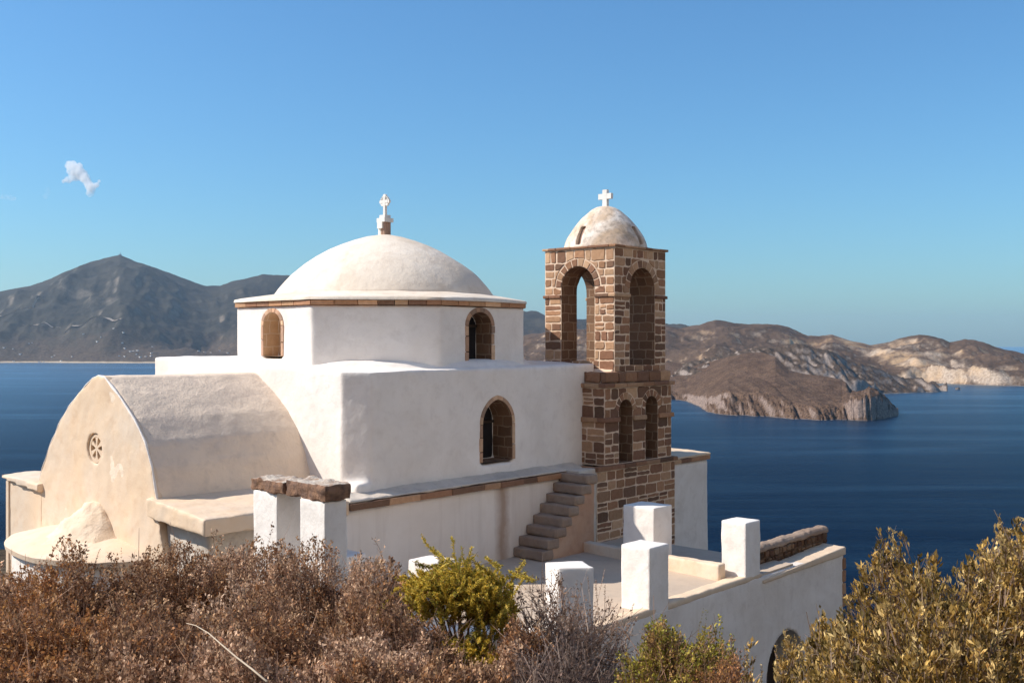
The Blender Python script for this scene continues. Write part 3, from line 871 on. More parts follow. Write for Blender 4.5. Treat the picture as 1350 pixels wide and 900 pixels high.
PG = 'square whitewashed pillars around the courtyard'
def pillar(poly, z0, z1, label, seed):
    cu = sum(p[0] for p in poly)/len(poly); cv = sum(p[1] for p in poly)/len(poly)
    t = Thing('pillar', (cu, cv, z0), label, 'pillar', PG)
    vf = bake(prism(poly, z0, z1), bevel=.024, sub=.11, amp=.013, freq=2.2, seed=seed)
    auto_smooth(t.add('shaft', vf, M['white']), 30)
    return t
def rect(u, v, a, b): return [(u, v), (u+a, v), (u+a, v+b), (u, v+b)]
pillar(rect(-5.54, -4.79, .64, .64), -5.6, -3.75, 'square whitewashed pillar on the parapet, nearest of the tall ones in front of the courtyard', 1)
pillar(rect(-2.0, -4.79, .62, .58), -5.6, -3.75, 'square whitewashed pillar at the right, where the tan coping begins', 2)
pillar(rect(-2.3, -2.72, .72, .82), -6.0, -3.62, 'square whitewashed pillar rising against the brown base of the bell tower', 3)
pillar([(-7.94, -4.60), (-7.5, -5.0), (-7.18, -4.52), (-7.72, -4.12)], -6.5, -3.75, 'short turned whitewashed pillar standing behind the bare grey twigs', 4)
pillar(rect(-9.2, -2.9, .55, .6), -6.5, -3.72, 'whitewashed pillar top peeping over the green bush', 5)
pillar(rect(-9.3, -.35, .85, .6), -6.5, -3.98, 'low whitewashed pillar in shade beside the stone capped double pillar', 6)

dp = Thing('double_pillar', (-10.6, -1.2, -7.0), 'stepped double whitewashed pillar capped with rough brown stone slabs', 'pillar')
vf = bake(join(box(-11.07, -10.57, -1.135, -.47, -7, -2.5)), bevel=.014, sub=.16, amp=.008, freq=1.6, seed=80)
auto_smooth(dp.add('shaft', vf, M['white']), 30)
vf = bake(box(-11.17, -10.72, -2.51, -1.89, -7, -2.5), bevel=.014, sub=.16, amp=.008, freq=1.6, seed=81)
auto_smooth(dp.add('shaft', vf, M['white']), 30)
rng = np.random.default_rng(40)
def rough_slab(poly, z0, z1, seed):
    return bake(prism(poly, z0, z1), voxel=.03, smooth=2, amp=.045, freq=4.0, seed=seed)
for i, (poly, z1) in enumerate((([(-11.12, -1.36), (-10.55, -1.34), (-10.5, -.42), (-11.08, -.38)], -2.29), ([(-11.20, -2.55), (-10.67, -2.56), (-10.5, -1.38), (-11.10, -1.42)], -2.25))):
    v, f = rough_slab(poly, -2.5, z1, 90+i)
    auto_smooth(dp.add('capstone', (v, f), M['capstone']), 40)

ob = Thing('outbuilding', (3.7, 1.5, -9.0), 'plain white flat roofed building with a tan roof edge behind the bell tower', 'building')
vf = bake(box(2.62, 4.60, .02, 3.2, -10, -3.30), voxel=.07, smooth=2, amp=.018, freq=.9, seed=82)
auto_smooth(ob.add('wall', vf, M['white_wall']), 50)
V, Fc, T = stone_blocks([(2.6 + .5*k, 3.09 + .5*k, -.03, .4, -3.31, -3.2) for k in range(4)] + [(4.3, 4.67, .41 + .56*k, .96 + .56*k, -3.31, -3.2) for k in range(5)], rng, .015)
ob.add('stone_edging', (V, Fc), M['stone'], tint=T)
vf = bake(prism([(2.55, -.03), (4.68, -.03), (4.68, 3.2), (2.55, 3.2)], -3.2, [-3.13, -3.13, -3.0, -3.0]), voxel=.05, smooth=2, amp=.015, freq=2, seed=83)
auto_smooth(ob.add('roof', vf, M['tan']), 50)
#PART3
# ================================================================== LAND AND SEA
def hash2(i, j, s):
    n = (i*374761393 + j*668265263 + s*1442695041) & 0xffffffff
    n = ((n ^ (n >> 13))*1274126177) & 0xffffffff
    return ((n ^ (n >> 16)) & 0xffff)/65535.0
def vnoise(x, y, s=0):
    i = np.floor(x).astype(np.int64); j = np.floor(y).astype(np.int64); fx = x-i; fy = y-j
    fx = fx*fx*fx*(fx*(fx*6-15)+10); fy = fy*fy*fy*(fy*(fy*6-15)+10)
    a = hash2(i, j, s); b = hash2(i+1, j, s); c = hash2(i, j+1, s); d = hash2(i+1, j+1, s)
    return (a*(1-fx)+b*fx)*(1-fy) + (c*(1-fx)+d*fx)*fy
def fbm(x, y, o=5, s=0, g=.5):
    r = 0; a = 1; t = 0
    for k in range(o):
        r = r + a*vnoise(x*2**k + 17.3*k, y*2**k - 9.1*k, s+k); t += a; a *= g
    return r/t
def ridged(x, y, o=5, s=0, g=.5):
    r = 0; a = 1; t = 0
    for k in range(o):
        r = r + a*(1 - np.abs(2*vnoise(x*2**k + 31.7*k, y*2**k + 3.3*k, s+k) - 1)); t += a; a *= g
    return r/t
def smooth(a, b, x):
    t = np.clip((x-a)/(b-a), 0, 1); return t*t*(3-2*t)
def interp(px, pts):
    p = np.array(pts, float); return np.interp(px, p[:, 0], p[:, 1])

def hill(name, px0, px1, npx, depth, nd, fn, mats):
    """terrain sheet sampled over bearing and true distance, real metres"""
    px = np.linspace(px0, px1, npx)
    K = (px - CX)/F
    t = np.linspace(0, 1, nd)
    ys, ye = depth(px)
    Y = ys[:, None] + (ye-ys)[:, None]*t[None, :]
    X = K[:, None]*Y
    Z = fn(px[:, None] + 0*Y, X, Y)
    o = grid_mesh(name, X, Y, Z, mats); o['kind'] = 'structure'
    return o

def land_mat(name, scrub1, scrub2, rock1, rock2, sc, slope=(.55, .8), orange=None, low=None, patch=.5, spot=.35, outcrops=(), lowland=None):
    m, nt, b, out = new_mat(name)
    g = N(nt, 'ShaderNodeNewGeometry'); sp = N(nt, 'ShaderNodeSeparateXYZ'); nt.links.new(g.outputs['Normal'], sp.inputs[0])
    ps = N(nt, 'ShaderNodeSeparateXYZ'); nt.links.new(g.outputs['Position'], ps.inputs[0])
    v = coords(nt, 'Object')
    big = noise_tex(nt, v, 1/(sc*14), 6, .6, .5); mid = noise_tex(nt, v, 1/(sc*3), 7, .65); fine = noise_tex(nt, v, 1/(sc*.5), 6, .7)
    c = mix(nt, ramp(nt, mid, [(.36, 0.0), (.64, 1.0)]), scrub1, scrub2)
    c = mix(nt, ramp(nt, big, [(.42, 0.0), (.62, patch)]), c, tuple(x*1.5 for x in scrub2))
    rk = mix(nt, ramp(nt, fine, [(.35, 0.0), (.65, 1.0)]), rock1, rock2)
    if orange:
        rk = mix(nt, ramp(nt, big, [(.45, 0.0), (.6, .9)]), rk, orange)
    s = math_n(nt, 'ADD', sp.outputs[2], math_n(nt, 'MULTIPLY', math_n(nt, 'SUBTRACT', mid, .5), .5))
    for cx_, wd_, amt_ in outcrops:
        q = math_n(nt, 'DIVIDE', math_n(nt, 'ABSOLUTE', math_n(nt, 'SUBTRACT', ps.outputs[0], cx_)), wd_)
        s = math_n(nt, 'SUBTRACT', s, math_n(nt, 'MULTIPLY', math_n(nt, 'MAXIMUM', math_n(nt, 'SUBTRACT', 1.0, q), 0.0), amt_))
    k = ramp(nt, s, [(slope[0], 1.0), (slope[1], 0.0)])
    c = mix(nt, k, c, rk)
    if lowland:
        kk = ramp(nt, math_n(nt, 'ADD', math_n(nt, 'DIVIDE', math_n(nt, 'SUBTRACT', ps.outputs[2], SEA), lowland[0]), math_n(nt, 'MULTIPLY', math_n(nt, 'SUBTRACT', mid, .5), 1.6)), [(.3, .9), (1.0, 0.0)])
        c = mix(nt, kk, c, mix(nt, ramp(nt, fine, [(.4, 0.0), (.62, 1.0)]), lowland[1], lowland[2]))
    # bushes as dark specks, bare ground as light specks
    vo = N(nt, 'ShaderNodeTexVoronoi'); vo.inputs['Scale'].default_value = 1/(sc*.55); nt.links.new(v, vo.inputs['Vector'])
    sk = ramp(nt, vo.outputs['Distance'], [(.22, spot), (.55, 0.0)])
    sk = math_n(nt, 'MULTIPLY', sk, math_n(nt, 'SUBTRACT', 1.0, math_n(nt, 'MULTIPLY', k, .9)))
    c = mix(nt, sk, c, tuple(x*.35 for x in scrub1))
    if low is not None:      # pale strip of beach and wave-washed rock at the water line
        kk = ramp(nt, math_n(nt, 'ADD', math_n(nt, 'DIVIDE', math_n(nt, 'SUBTRACT', ps.outputs[2], SEA), low[0]), math_n(nt, 'MULTIPLY', math_n(nt, 'SUBTRACT', mid, .5), 1.2)), [(.5, 1.0), (1.0, 0.0)])
        c = mix(nt, kk, c, low[1])
    nt.links.new(c, b.inputs['Base Color']); b.inputs['Roughness'].default_value = 1; b.inputs['Specular IOR Level'].default_value = .05
    bump(nt, b, math_n(nt, 'ADD', mid, math_n(nt, 'MULTIPLY', fine, .4)), .8, sc*.5)
    return m

# --- far mountains across the bay
RID = [(-300, 400), (-120, 396), (-50, 392), (0, 385), (40, 378), (60, 371), (85, 360), (110, 349), (135, 342), (158, 336), (180, 345), (225, 360), (250, 370), (272, 376.5), (290, 377), (312, 369), (345, 361), (380, 362), (440, 375), (500, 390), (600, 402), (690, 411), (720, 419), (757, 427), (800, 430), (880, 432), (960, 445), (1050, 470)]
def mdep(px): return interp(px, [(-300, 8800), (1050, 8800)]), interp(px, [(-300, 17000), (1050, 17000)])
def mfn(px, X, Y):
    shore = 9150 + 250*(fbm(X/900, X*0+3.3, 3, 5)-.5) + 120*np.sin(px/55)
    rd = 12600 + 500*np.sin(px/170)
    zr = (H - interp(px, RID))/F*rd
    t = (Y - shore)/(rd - shore)
    up = np.where(t < 0, t*.3, np.clip(t, 0, 1)**1.25*.9 + .1*smooth(0, .25, t))
    dn = 1 - 1.1*np.clip(t-1, 0, 2)**1.3
    g = np.where(t < 1, up, dn)
    z = SEA + (zr - SEA)*g
    w = np.clip(t*4, 0, 1)*(1 - .93*np.exp(-((t-1)/.13)**2))
    r = ridged(X/2300 + .3*Y/3000, Y/3600, 6, 21, .52) - .62
    z = z + w*(r*640 + (fbm(X/420, Y/420, 5, 9)-.5)*150) + np.clip(t*8, 0, 1)*(fbm(X/160, Y/160, 3, 3)-.5)*26
    z = z - 40*smooth(.9, 0, t)*smooth(0, .05, t)*0
    return np.where(t < 0, np.minimum(z, SEA - 2 + t*60), np.maximum(z, SEA + 3 + np.clip(t, 0, .05)*500))
M['mount'] = land_mat('dark mountain scrub', (.026, .026, .024), (.058, .050, .038), (.22, .18, .14), (.13, .105, .08), 55, (.62, .80), None, (14, (.52, .40, .27)), .45, .25, (), (330, (.075, .052, .036), (.15, .105, .072)))
far = hill('far_mountains', -300, 1050, 620, mdep, 200, mfn, M['mount'])

# --- right-hand range behind the headland
RB = [(560, 470), (640, 455), (700, 440), (760, 434), (830, 432), (880, 429.5), (897, 433), (910, 430), (923, 428), (943, 422), (960, 424), (977, 427), (1000, 427.5), (1026, 428), (1041, 432), (1053, 438), (1065, 443), (1080, 443), (1097, 441), (1119, 448), (1147, 455), (1160, 452.5), (1172, 450), (1190, 445), (1211, 441), (1225, 443), (1240, 446.5), (1252, 451.5), (1262, 449), (1272, 447), (1285, 448.5), (1297, 451.5), (1312, 456), (1325, 460), (1350, 465.5), (1400, 474), (1460, 484), (1540, 500), (1600, 508)]
def rdep(px): return np.full_like(px, 3600.0), np.full_like(px, 8200.0)
def rfn(px, X, Y):
    shore = interp(px, [(560, 5200), (700, 4600), (850, 4000), (1000, 4100), (1150, 4550), (1215, 4640), (1300, 4380), (1360, 4330), (1450, 4300), (1600, 4600)]) + 120*(fbm(X/140, X*0+1.3, 4, 2)-.5)
    rd = interp(px, [(560, 7000), (900, 6600), (1050, 6300), (1100, 5900), (1210, 5700), (1300, 5500), (1600, 5200)])
    zr = (H - interp(px, RB))/F*rd
    t = (Y-shore)/(rd-shore)
    cl = interp(px, [(560, .05), (1080, .1), (1150, .22), (1230, .30), (1300, .30), (1360, .22), (1600, .2)])
    cl = cl*(.6 + .8*fbm(X/150, Y/500, 3, 77))
    up = cl*smooth(0, .09, t) + (1-cl)*np.clip(t, 0, 1)**1.1
    g = np.where(t < 0, t*.5, np.where(t < 1, up, 1 - 1.2*np.clip(t-1, 0, 3)**1.4))
    z = SEA + (zr-SEA)*g
    w = np.clip(t*5, 0, 1)*(1 - .95*np.exp(-((t-1)/.16)**2))
    r = ridged(X/700 + .2, Y/900, 6, 41, .52) - .6
    z = z + w*(r*150 + (fbm(X/120, Y/120, 5, 4)-.5)*55) + np.clip(t*10, 0, 1)*(fbm(X/45, Y/45, 3, 8)-.5)*9
    z = z + np.exp(-((t-.05)/.06)**2)*(ridged(X/55, Y/160, 5, 61, .6)-.55)*50
    return np.where(t < 0, np.minimum(z, SEA-2+t*80), np.maximum(z, SEA+1))
M['range'] = land_mat('brown hill scrub', (.060, .039, .027), (.115, .074, .049), (.56, .44, .33), (.28, .205, .15), 22, (.70, .90), (.56, .36, .19), (2, (.28, .22, .18)), .7, .3, ((1990, 260, .12), (1830, 100, .12)))
rng_o = hill('hills', 560, 1600, 560, rdep, 200, rfn, M['range'])

# --- pale cliff ridge running out to a point
RC = [(860, 500), (905, 478), (940, 470), (975, 462), (1000, 459), (1022, 459), (1040, 453), (1052, 452), (1062, 455), (1072, 461), (1090, 462), (1105, 466), (1118, 474), (1135, 479), (1150, 483), (1170, 490), (1190, 497), (1210, 502), (1228, 508), (1243, 512), (1252, 515), (1262, 518), (1275, 522)]
def cdep(px): return np.full_like(px, 3300.0), np.full_like(px, 4500.0)
def cfn(px, X, Y):
    shore = interp(px, [(860, 3350), (1100, 3560), (1180, 3700), (1250, 3850), (1275, 3960)]) + 60*(fbm(X/70, X*0+8.8, 4, 6)-.5)
    rd = interp(px, [(860, 3900), (1060, 3820), (1140, 3870), (1200, 3910), (1250, 3960), (1275, 4000)])
    zr = (H - interp(px, RC))/F*rd
    t = (Y-shore)/(rd-shore)
    up = .16*smooth(0, .12, t) + .84*np.clip(t, 0, 1)**.9
    g = np.where(t < 0, t, np.where(t < 1, up, 1-1.5*np.clip(t-1, 0, 3)**1.5))
    z = SEA + (zr-SEA)*g
    w = np.clip(t*6, 0, 1)*(1 - .8*np.exp(-((t-1)/.15)**2))
    z = z + w*((ridged(X/120+Y/300, Y/260, 5, 51, .55)-.6)*75 + (fbm(X/40, Y/40, 4, 12)-.5)*24) + np.clip(t*10, 0, 1)*(ridged(X/30, Y/90, 4, 15)-.55)*14
    z = np.where(zr < SEA+.5, SEA-4, z)
    return np.where(t < 0, np.minimum(z, SEA-2+t*40), z)
M['cliff'] = land_mat('grey cliff rock', (.055, .040, .030), (.10, .07, .05), (.36, .29, .245), (.19, .15, .125), 14, (.60, .86), None, (2, (.24, .20, .17)), .5, .3)
cl_o = hill('cliff_ridge', 860, 1275, 360, cdep, 190, cfn, M['cliff'])

# --- nearest headland with a scrubby back
RH = [(700, 520), (780, 500), (840, 484), (880, 477), (905, 480), (930, 478), (960, 470), (985, 465), (1005, 464), (1022, 470), (1040, 488), (1060, 493), (1085, 496), (1108, 500), (1116, 505), (1121, 514), (1128, 518), (1136, 517), (1146, 513), (1156, 516), (1166, 525), (1176, 535), (1184, 544), (1190, 552), (1200, 560)]
def hdep(px): return np.full_like(px, 2250.0), np.full_like(px, 4100.0)
def hfn(px, X, Y):
    shore = interp(px, [(700, 3500), (800, 3450), (870, 3330), (888, 3290), (905, 3200), (918, 2980), (932, 2720), (950, 2600), (1000, 2560), (1060, 2450), (1120, 2440), (1150, 2450), (1175, 2530), (1190, 2590), (1200, 2600)]) + 130*(fbm(X/48, X*0+2.2, 5, 31, .6)-.5)
    rd = interp(px, [(700, 3960), (880, 3950), (930, 3800), (960, 3520), (1005, 3420), (1040, 3000), (1110, 2800), (1130, 2650), (1150, 2620), (1200, 2660)])
    zr = np.maximum((H - interp(px, RH))/F*rd, SEA + 1)
    t = (Y-shore)/np.maximum(rd-shore, 20)
    cm = interp(px, [(700, 3), (890, 4), (920, 8), (938, 22), (960, 36), (1000, 40), (1030, 26), (1060, 15), (1110, 16), (1130, 50), (1150, 60), (1170, 45), (1190, 10)])
    cl = np.clip(cm*(.55 + .9*fbm(X/55, X*0+.7, 3, 19))/np.maximum(zr-SEA, 1), 0, .9)
    up = cl*smooth(0, .10, t) + (1-cl)*np.clip(t, 0, 1)**.92
    g = np.where(t < 0, t, np.where(t < 1, up, 1-1.1*np.clip(t-1, 0, 3)**1.5))
    z = SEA + (zr-SEA)*g
    w = np.clip(t*4-.3, 0, 1)*(1 - .85*np.exp(-((t-1)/.18)**2))
    z = z + w*((ridged(X/260, Y/330, 4, 71)-.6)*22 + (fbm(X/70, Y/70, 4, 22)-.5)*9)
    z = z + np.exp(-((t-.05)/.075)**2)*(ridged(X/24 + Y/80, Y/90, 5, 61, .62)-.55)*46
    rk = smooth(1112, 1126, px); z = z + rk*np.clip(t*6, 0, 1)*(ridged(X/28, Y/30, 4, 91)-.55)*22
    z = z - 260*smooth(1184, 1189, px)
    return np.where(t < 0, np.minimum(z, SEA-2+t*30), z)
M['head'] = land_mat('dry headland scrub', (.078, .046, .031), (.140, .088, .058), (.36, .265, .215), (.13, .092, .075), 9, (.46, .70), None, (1.5, (.18, .14, .12)), .35, .8)
hd_o = hill('headland', 700, 1189, 420, hdep, 230, hfn, M['head'])

# small rock off the point
t = bpy.data.objects.new('islet', None)
def rock_mesh(name, cx, cy, cz, r, h, seed, mat):
    bm = bmesh.new(); bmesh.ops.create_icosphere(bm, subdivisions=4, radius=1)
    for v in bm.verts:
        p = v.co.copy(); n = noise.noise(p*1.4 + Vector((seed, 0, 0))) + .6*noise.noise(p*3.5 + Vector((0, seed, 0))) + .3*noise.noise(p*8)
        v.co = Vector((p.x*r, p.y*r*.7, p.z*h))*(1 + .4*n) + Vector((cx, cy, cz))
    me = bpy.data.meshes.new(name); bm.to_mesh(me); bm.free()
    return link_mesh(name, me, None, [mat])
bpy.data.objects.remove(t)
o = rock_mesh('sea_rock', (1263-CX)/F*4000, 4000, SEA, 9, 9, 3.0, M['cliff']); tag(o, 'tiny rock standing alone in the sea off the tip of the grey cliff ridge', 'rock')

# --- sea
def sea_mat():
    m, nt, b, out = new_mat('deep blue sea')
    v1 = coords(nt, 'Object', (.0006, .0042, 1)); v2 = coords(nt, 'Object', (.006, .02, 1)); v3 = coords(nt, 'Object', (.05, .09, 1))
    a = noise_tex(nt, v1, 1.0, 6, .6, .8); r2 = noise_tex(nt, v2, 1.0, 5, .6, .3); r3 = noise_tex(nt, v3, 1.0, 4, .65)
    st = ramp(nt, a, [(.50, 0.0), (.64, 1.0)])
    c = mix(nt, st, (.0028, .012, .031), (.0075, .024, .050))
    c = mix(nt, ramp(nt, r2, [(.35, 0.0), (.7, .45)]), c, (.0015, .008, .024))
    nt.nodes.remove(b)
    bp = nt.nodes.new('ShaderNodeBump'); bp.inputs['Strength'].default_value = .9; bp.inputs['Distance'].default_value = 5.0
    nt.links.new(math_n(nt, 'ADD', r3, math_n(nt, 'MULTIPLY', r2, 2.0)), bp.inputs['Height'])
    df = nt.nodes.new('ShaderNodeBsdfDiffuse'); nt.links.new(c, df.inputs[0])
    gl = nt.nodes.new('ShaderNodeBsdfGlossy'); gl.inputs['Roughness'].default_value = .22; gl.inputs[0].default_value = (.82, .97, 1, 1)
    nt.links.new(bp.outputs[0], gl.inputs['Normal']); nt.links.new(bp.outputs[0], df.inputs['Normal'])
    fr = nt.nodes.new('ShaderNodeFresnel'); fr.inputs[0].default_value = 1.33
    k = math_n(nt, 'MULTIPLY', math_n(nt, 'POWER', fr.outputs[0], 2.8), math_n(nt, 'ADD', .80, math_n(nt, 'MULTIPLY', st, .25)))
    mx = nt.nodes.new('ShaderNodeMixShader'); nt.links.new(k, mx.inputs[0]); nt.links.new(df.outputs[0], mx.inputs[1]); nt.links.new(gl.outputs[0], mx.inputs[2])
    nt.links.new(mx.outputs[0], out.inputs[0])
    return m
R_SEA = 45000.0
V = [(0, 0, SEA)] + [(R_SEA*math.cos(2*math.pi*i/96), R_SEA*math.sin(2*math.pi*i/96), SEA) for i in range(96)]
sea = mesh('sea', V, [(0, i+1, (i+1) % 96 + 1) for i in range(96)], [sea_mat()]); sea['kind'] = 'structure'

# --- the hillside we stand on
def sgrid(a, b, n, p):
    t = np.linspace(-1, 1, n); s = np.sign(t)*np.abs(t)**p
    return a + (b-a)*(s+1)/2
gx = np.unique(np.concatenate([np.linspace(-420, -40, 60), np.linspace(-40, 40, 170), np.linspace(40, 420, 60)]))
gy = np.unique(np.concatenate([np.linspace(-14, 40, 150), np.linspace(40, 620, 110)]))
GX, GY = np.meshgrid(gx, gy, indexing='ij')
def ground_z(X, Y):
    X = np.asarray(X, float); Y = np.asarray(Y, float)
    near = -1.62 - .155*np.clip(Y, -14, 60) + .02*np.clip(-Y, 0, 20)
    near = near + .55*np.clip(-Y-2.5, 0, 12) - .10*np.clip(X-1.0, 0, 8)*smooth(6, 12, Y)
    drop = smooth(11.0, 16.0, Y + .25*np.clip(X, -4, 10))
    pad = -5.6 - 3.9*smooth(-1.5, 5.5, X) - .06*np.clip(Y-18, 0, 20)
    z = near*(1-drop) + pad*drop
    far_ = -10 - .62*np.clip(Y-36, 0, 900)
    z = z*(1-smooth(33, 40, Y)) + far_*smooth(33, 40, Y)
    side = np.clip(np.abs(X-2)-24, 0, 900)
    z = z - .35*side*(X > 0) - .30*side*(X <= 0)*smooth(0, 30, np.abs(Y-60))*0
    kn = np.exp(-(((X+76)/26)**2 + ((Y-112)/40)**2))
    z = z + kn*(52 + 6*(fbm(X/9, Y/9, 4, 3)-.5))
    z = z + (fbm(X/3.0, Y/3.0, 4, 1)-.5)*.5*(1-smooth(11, 13, Y))
    z = z + (fbm(X/14, Y/14, 5, 2)-.5)*7*smooth(40, 70, Y)
    return np.maximum(z, SEA-8)
ground = grid_mesh('ground', GX, GY, ground_z(GX, GY), land_mat('hillside scrub', (.05, .042, .028), (.12, .085, .055), (.30, .24, .19), (.20, .16, .13), .9, (.55, .8), None, None, .5, .5)); ground['kind'] = 'structure'

# ================================================================== FAR SMALL THINGS
def mz(px, Y): 
    a = np.array([[float(px)]]); y = np.array([[float(Y)]])
    return float(mfn(a, (a-CX)/F*y, y)[0, 0])
# pale tracks on the mountain side
def track(name, pts, fn, w, label):
    P = []
    n = 60
    pp = np.array(pts, float); tt = np.linspace(0, len(pts)-1, n)
    px = np.interp(tt, range(len(pts)), pp[:, 0]); Y = np.interp(tt, range(len(pts)), pp[:, 1])
    V = []
    for i in range(n):
        for s in (-1, 1):
            y = Y[i] + s*w*2.2; x = (px[i]-CX)/F*Y[i]
            a = np.array([[px[i]]]); z = max(float(fn(a, np.array([[x]]), np.array([[y]]))[0, 0]), float(fn(a, np.array([[x]]), np.array([[Y[i]]]))[0, 0]))
            V.append((x, y, z + 6))
    f = [(2*i, 2*i+1, 2*i+3, 2*i+2) for i in range(n-1)]
    o = mesh(name, V, f, M['track']); o['kind'] = 'structure'
M['track'] = flat_mat('pale dirt track', (.55, .44, .34), 1, .05)
track('dirt_road', [(-40, 10500), (0, 10650), (20, 10750), (38, 10850), (48, 11100), (56, 11250)], mfn, 9, '')
track('dirt_road', [(85, 10050), (95, 10150), (120, 10180), (145, 10150), (160, 10080)], mfn, 9, '')
track('dirt_road', [(30, 10350), (60, 10400), (80, 10330)], mfn, 7, '')

HG = 'tiny white houses scattered along the far shore'
hr = np.random.default_rng(77)
hv, hf = None, None
def make_house(x, y, z, s, ang, label):
    r = bpy.data.objects.new('house', None); col.objects.link(r); r.location = (x, y, z); r.rotation_euler = (0, 0, ang)
    tag(r, label, 'house', HG)
    a, b_, h = 9*s, 6*s, 5*s
    mesh('wall', [(-a, -b_, -6), (a, -b_, -6), (a, b_, -6), (-a, b_, -6), (-a, -b_, h), (a, -b_, h), (a, b_, h), (-a, b_, h)], [(0, 1, 5, 4), (1, 2, 6, 5), (2, 3, 7, 6), (3, 0, 4, 7), (4, 5, 6, 7)], M['white'], r)
    mesh('roof', [(-a-.4, -b_-.4, h+.02), (a+.4, -b_-.4, h+.02), (a+.4, b_+.4, h+.02), (-a-.4, b_+.4, h+.02), (-a-.4, -b_-.4, h+.8), (a+.4, -b_-.4, h+.8), (a+.4, b_+.4, h+.8), (-a-.4, b_+.4, h+.8)], [(3, 2, 1, 0), (0, 1, 5, 4), (1, 2, 6, 5), (2, 3, 7, 6), (3, 0, 4, 7), (4, 5, 6, 7)], M['tan'], r)
    return r
for px, Y, s in [(hr.uniform(0, 205), hr.uniform(9300, 9900), hr.uniform(.8, 1.3)) for _ in range(16)] + [(52, 9330, 1.3), (57, 9340, 1.0), (172, 9480, 1.3), (176, 9500, 1.0), (181, 9520, 1.2), (95, 9420, 1.0), (128, 9650, 1.1), (133, 9690, 1.0), (5, 9560, 1.1), (185, 9330, 1.2), (192, 9340, 1.0), (199, 9350, 1.2), (150, 9800, 1.0), (110, 9900, 1.0), (262, 9700, 1.1), (270, 9760, 1.3), (278, 9800, 1.0), (290, 9900, 1.1), (300, 9660, 1.0)]:
    make_house((px-CX)/F*Y, Y, mz(px, Y), s, hr.uniform(0, 3), 'tiny white house on the far shore below the mountains')

yk = 12600 + 500*math.sin(158/170)
mx_, mzz = (158.5-CX)/F*yk, mz(158.5, yk)
mast = bpy.data.objects.new('radio_mast', None); col.objects.link(mast); mast.location = (mx_, yk, mzz); tag(mast, 'thin radio mast on the summit of the pointed mountain', 'mast')
def lat(h, r):
    b = [(-r, -r, -20), (r, -r, -20), (r, r, -20), (-r, r, -20)]; tt = [(x*.4, y*.4, h) for x, y, _ in b]
    return b + tt, [(0, 1, 5, 4), (1, 2, 6, 5), (2, 3, 7, 6), (3, 0, 4, 7), (4, 5, 6, 7)]
v_, f_ = lat(38, 4.0); mesh('tower', v_, f_, M['metal'], mast)
mesh('hut', [(-16, -8, -14), (16, -8, -14), (16, 8, -14), (-16, 8, -14), (-16, -8, 9), (16, -8, 9), (16, 8, 9), (-16, 8, 9)], [(0, 1, 5, 4), (1, 2, 6, 5), (2, 3, 7, 6), (3, 0, 4, 7), (4, 5, 6, 7)], M['metal'], mast)

# ================================================================== VEGETATION
def unit(a): return a/np.maximum(np.linalg.norm(a, axis=-1, keepdims=True), 1e-9)
def ribbons(P0, P1, w0, w1, rng):
    d = unit(P1-P0); s = unit(np.cross(d, unit(rng.normal(size=d.shape))))
    w0 = np.broadcast_to(np.asarray(w0, float), (len(P0),))[:, None]; w1 = np.broadcast_to(np.asarray(w1, float), (len(P0),))[:, None]
    return np.stack([P0 - s*w0, P0 + s*w0, P1 + s*w1, P1 - s*w1], 1)
def leaves(P, D, L, Wd, rng):
    """diamond leaf blades at P along D"""
    D = unit(D); s = unit(np.cross(D, unit(rng.normal(size=D.shape))))
    L = np.broadcast_to(np.asarray(L, float), (len(P),))[:, None]; Wd = np.broadcast_to(np.asarray(Wd, float), (len(P),))[:, None]
    n = np.cross(D, s)
    return np.stack([P, P + D*L*.55 + s*Wd + n*Wd*.3, P + D*L, P + D*L*.55 - s*Wd + n*Wd*.3], 1)
def tints(n, palette, rng, lo=.75, hi=1.25):
    p = np.asarray(palette)[rng.integers(0, len(palette), n)]
    return p*rng.uniform(lo, hi, (n, 1))

BROWN = [(.36, .195, .10), (.48, .28, .145), (.22, .115, .065), (.68, .44, .25), (.40, .19, .08), (.29, .16, .095)]
RUST = [(.46, .21, .075), (.54, .28, .10), (.35, .16, .07)]
TWIG = [(.32, .185, .12), (.42, .26, .17), (.20, .11, .07)]
GREEN = [(.56, .41, .055), (.66, .47, .07), (.44, .345, .05), (.76, .54, .12), (.32, .28, .05)]
OLIVE = [(.40, .245, .06), (.52, .325, .09), (.27, .175, .045), (.64, .43, .15), (.72, .52, .22), (.18, .125, .035)]
YELLOWG = [(.38, .33, .05), (.48, .37, .07), (.28, .26, .045), (.38, .22, .08)]

def stems_mesh(root, base, tips, r0, rng, mat, name='stem'):
    Q, T = [], []
    for t in tips:
        n = 5; p = base + rng.normal(size=3)*[.05, .05, .0]; prev = p
        for i in range(1, n+1):
            s = i/n; q = p + (t-p)*s + np.array([0, 0, .12*math.sin(s*math.pi)]) + rng.normal(size=3)*.02
            w = r0*(1-.75*s)
            for _ in range(2):
                Q.append(ribbons(prev[None], q[None], w*1.1, w, rng)[0])
            prev = q
    Q = np.array(Q); o = quads_mesh(name, Q, tints(len(Q), TWIG, rng, .7, 1.1), mat, root)
    return o

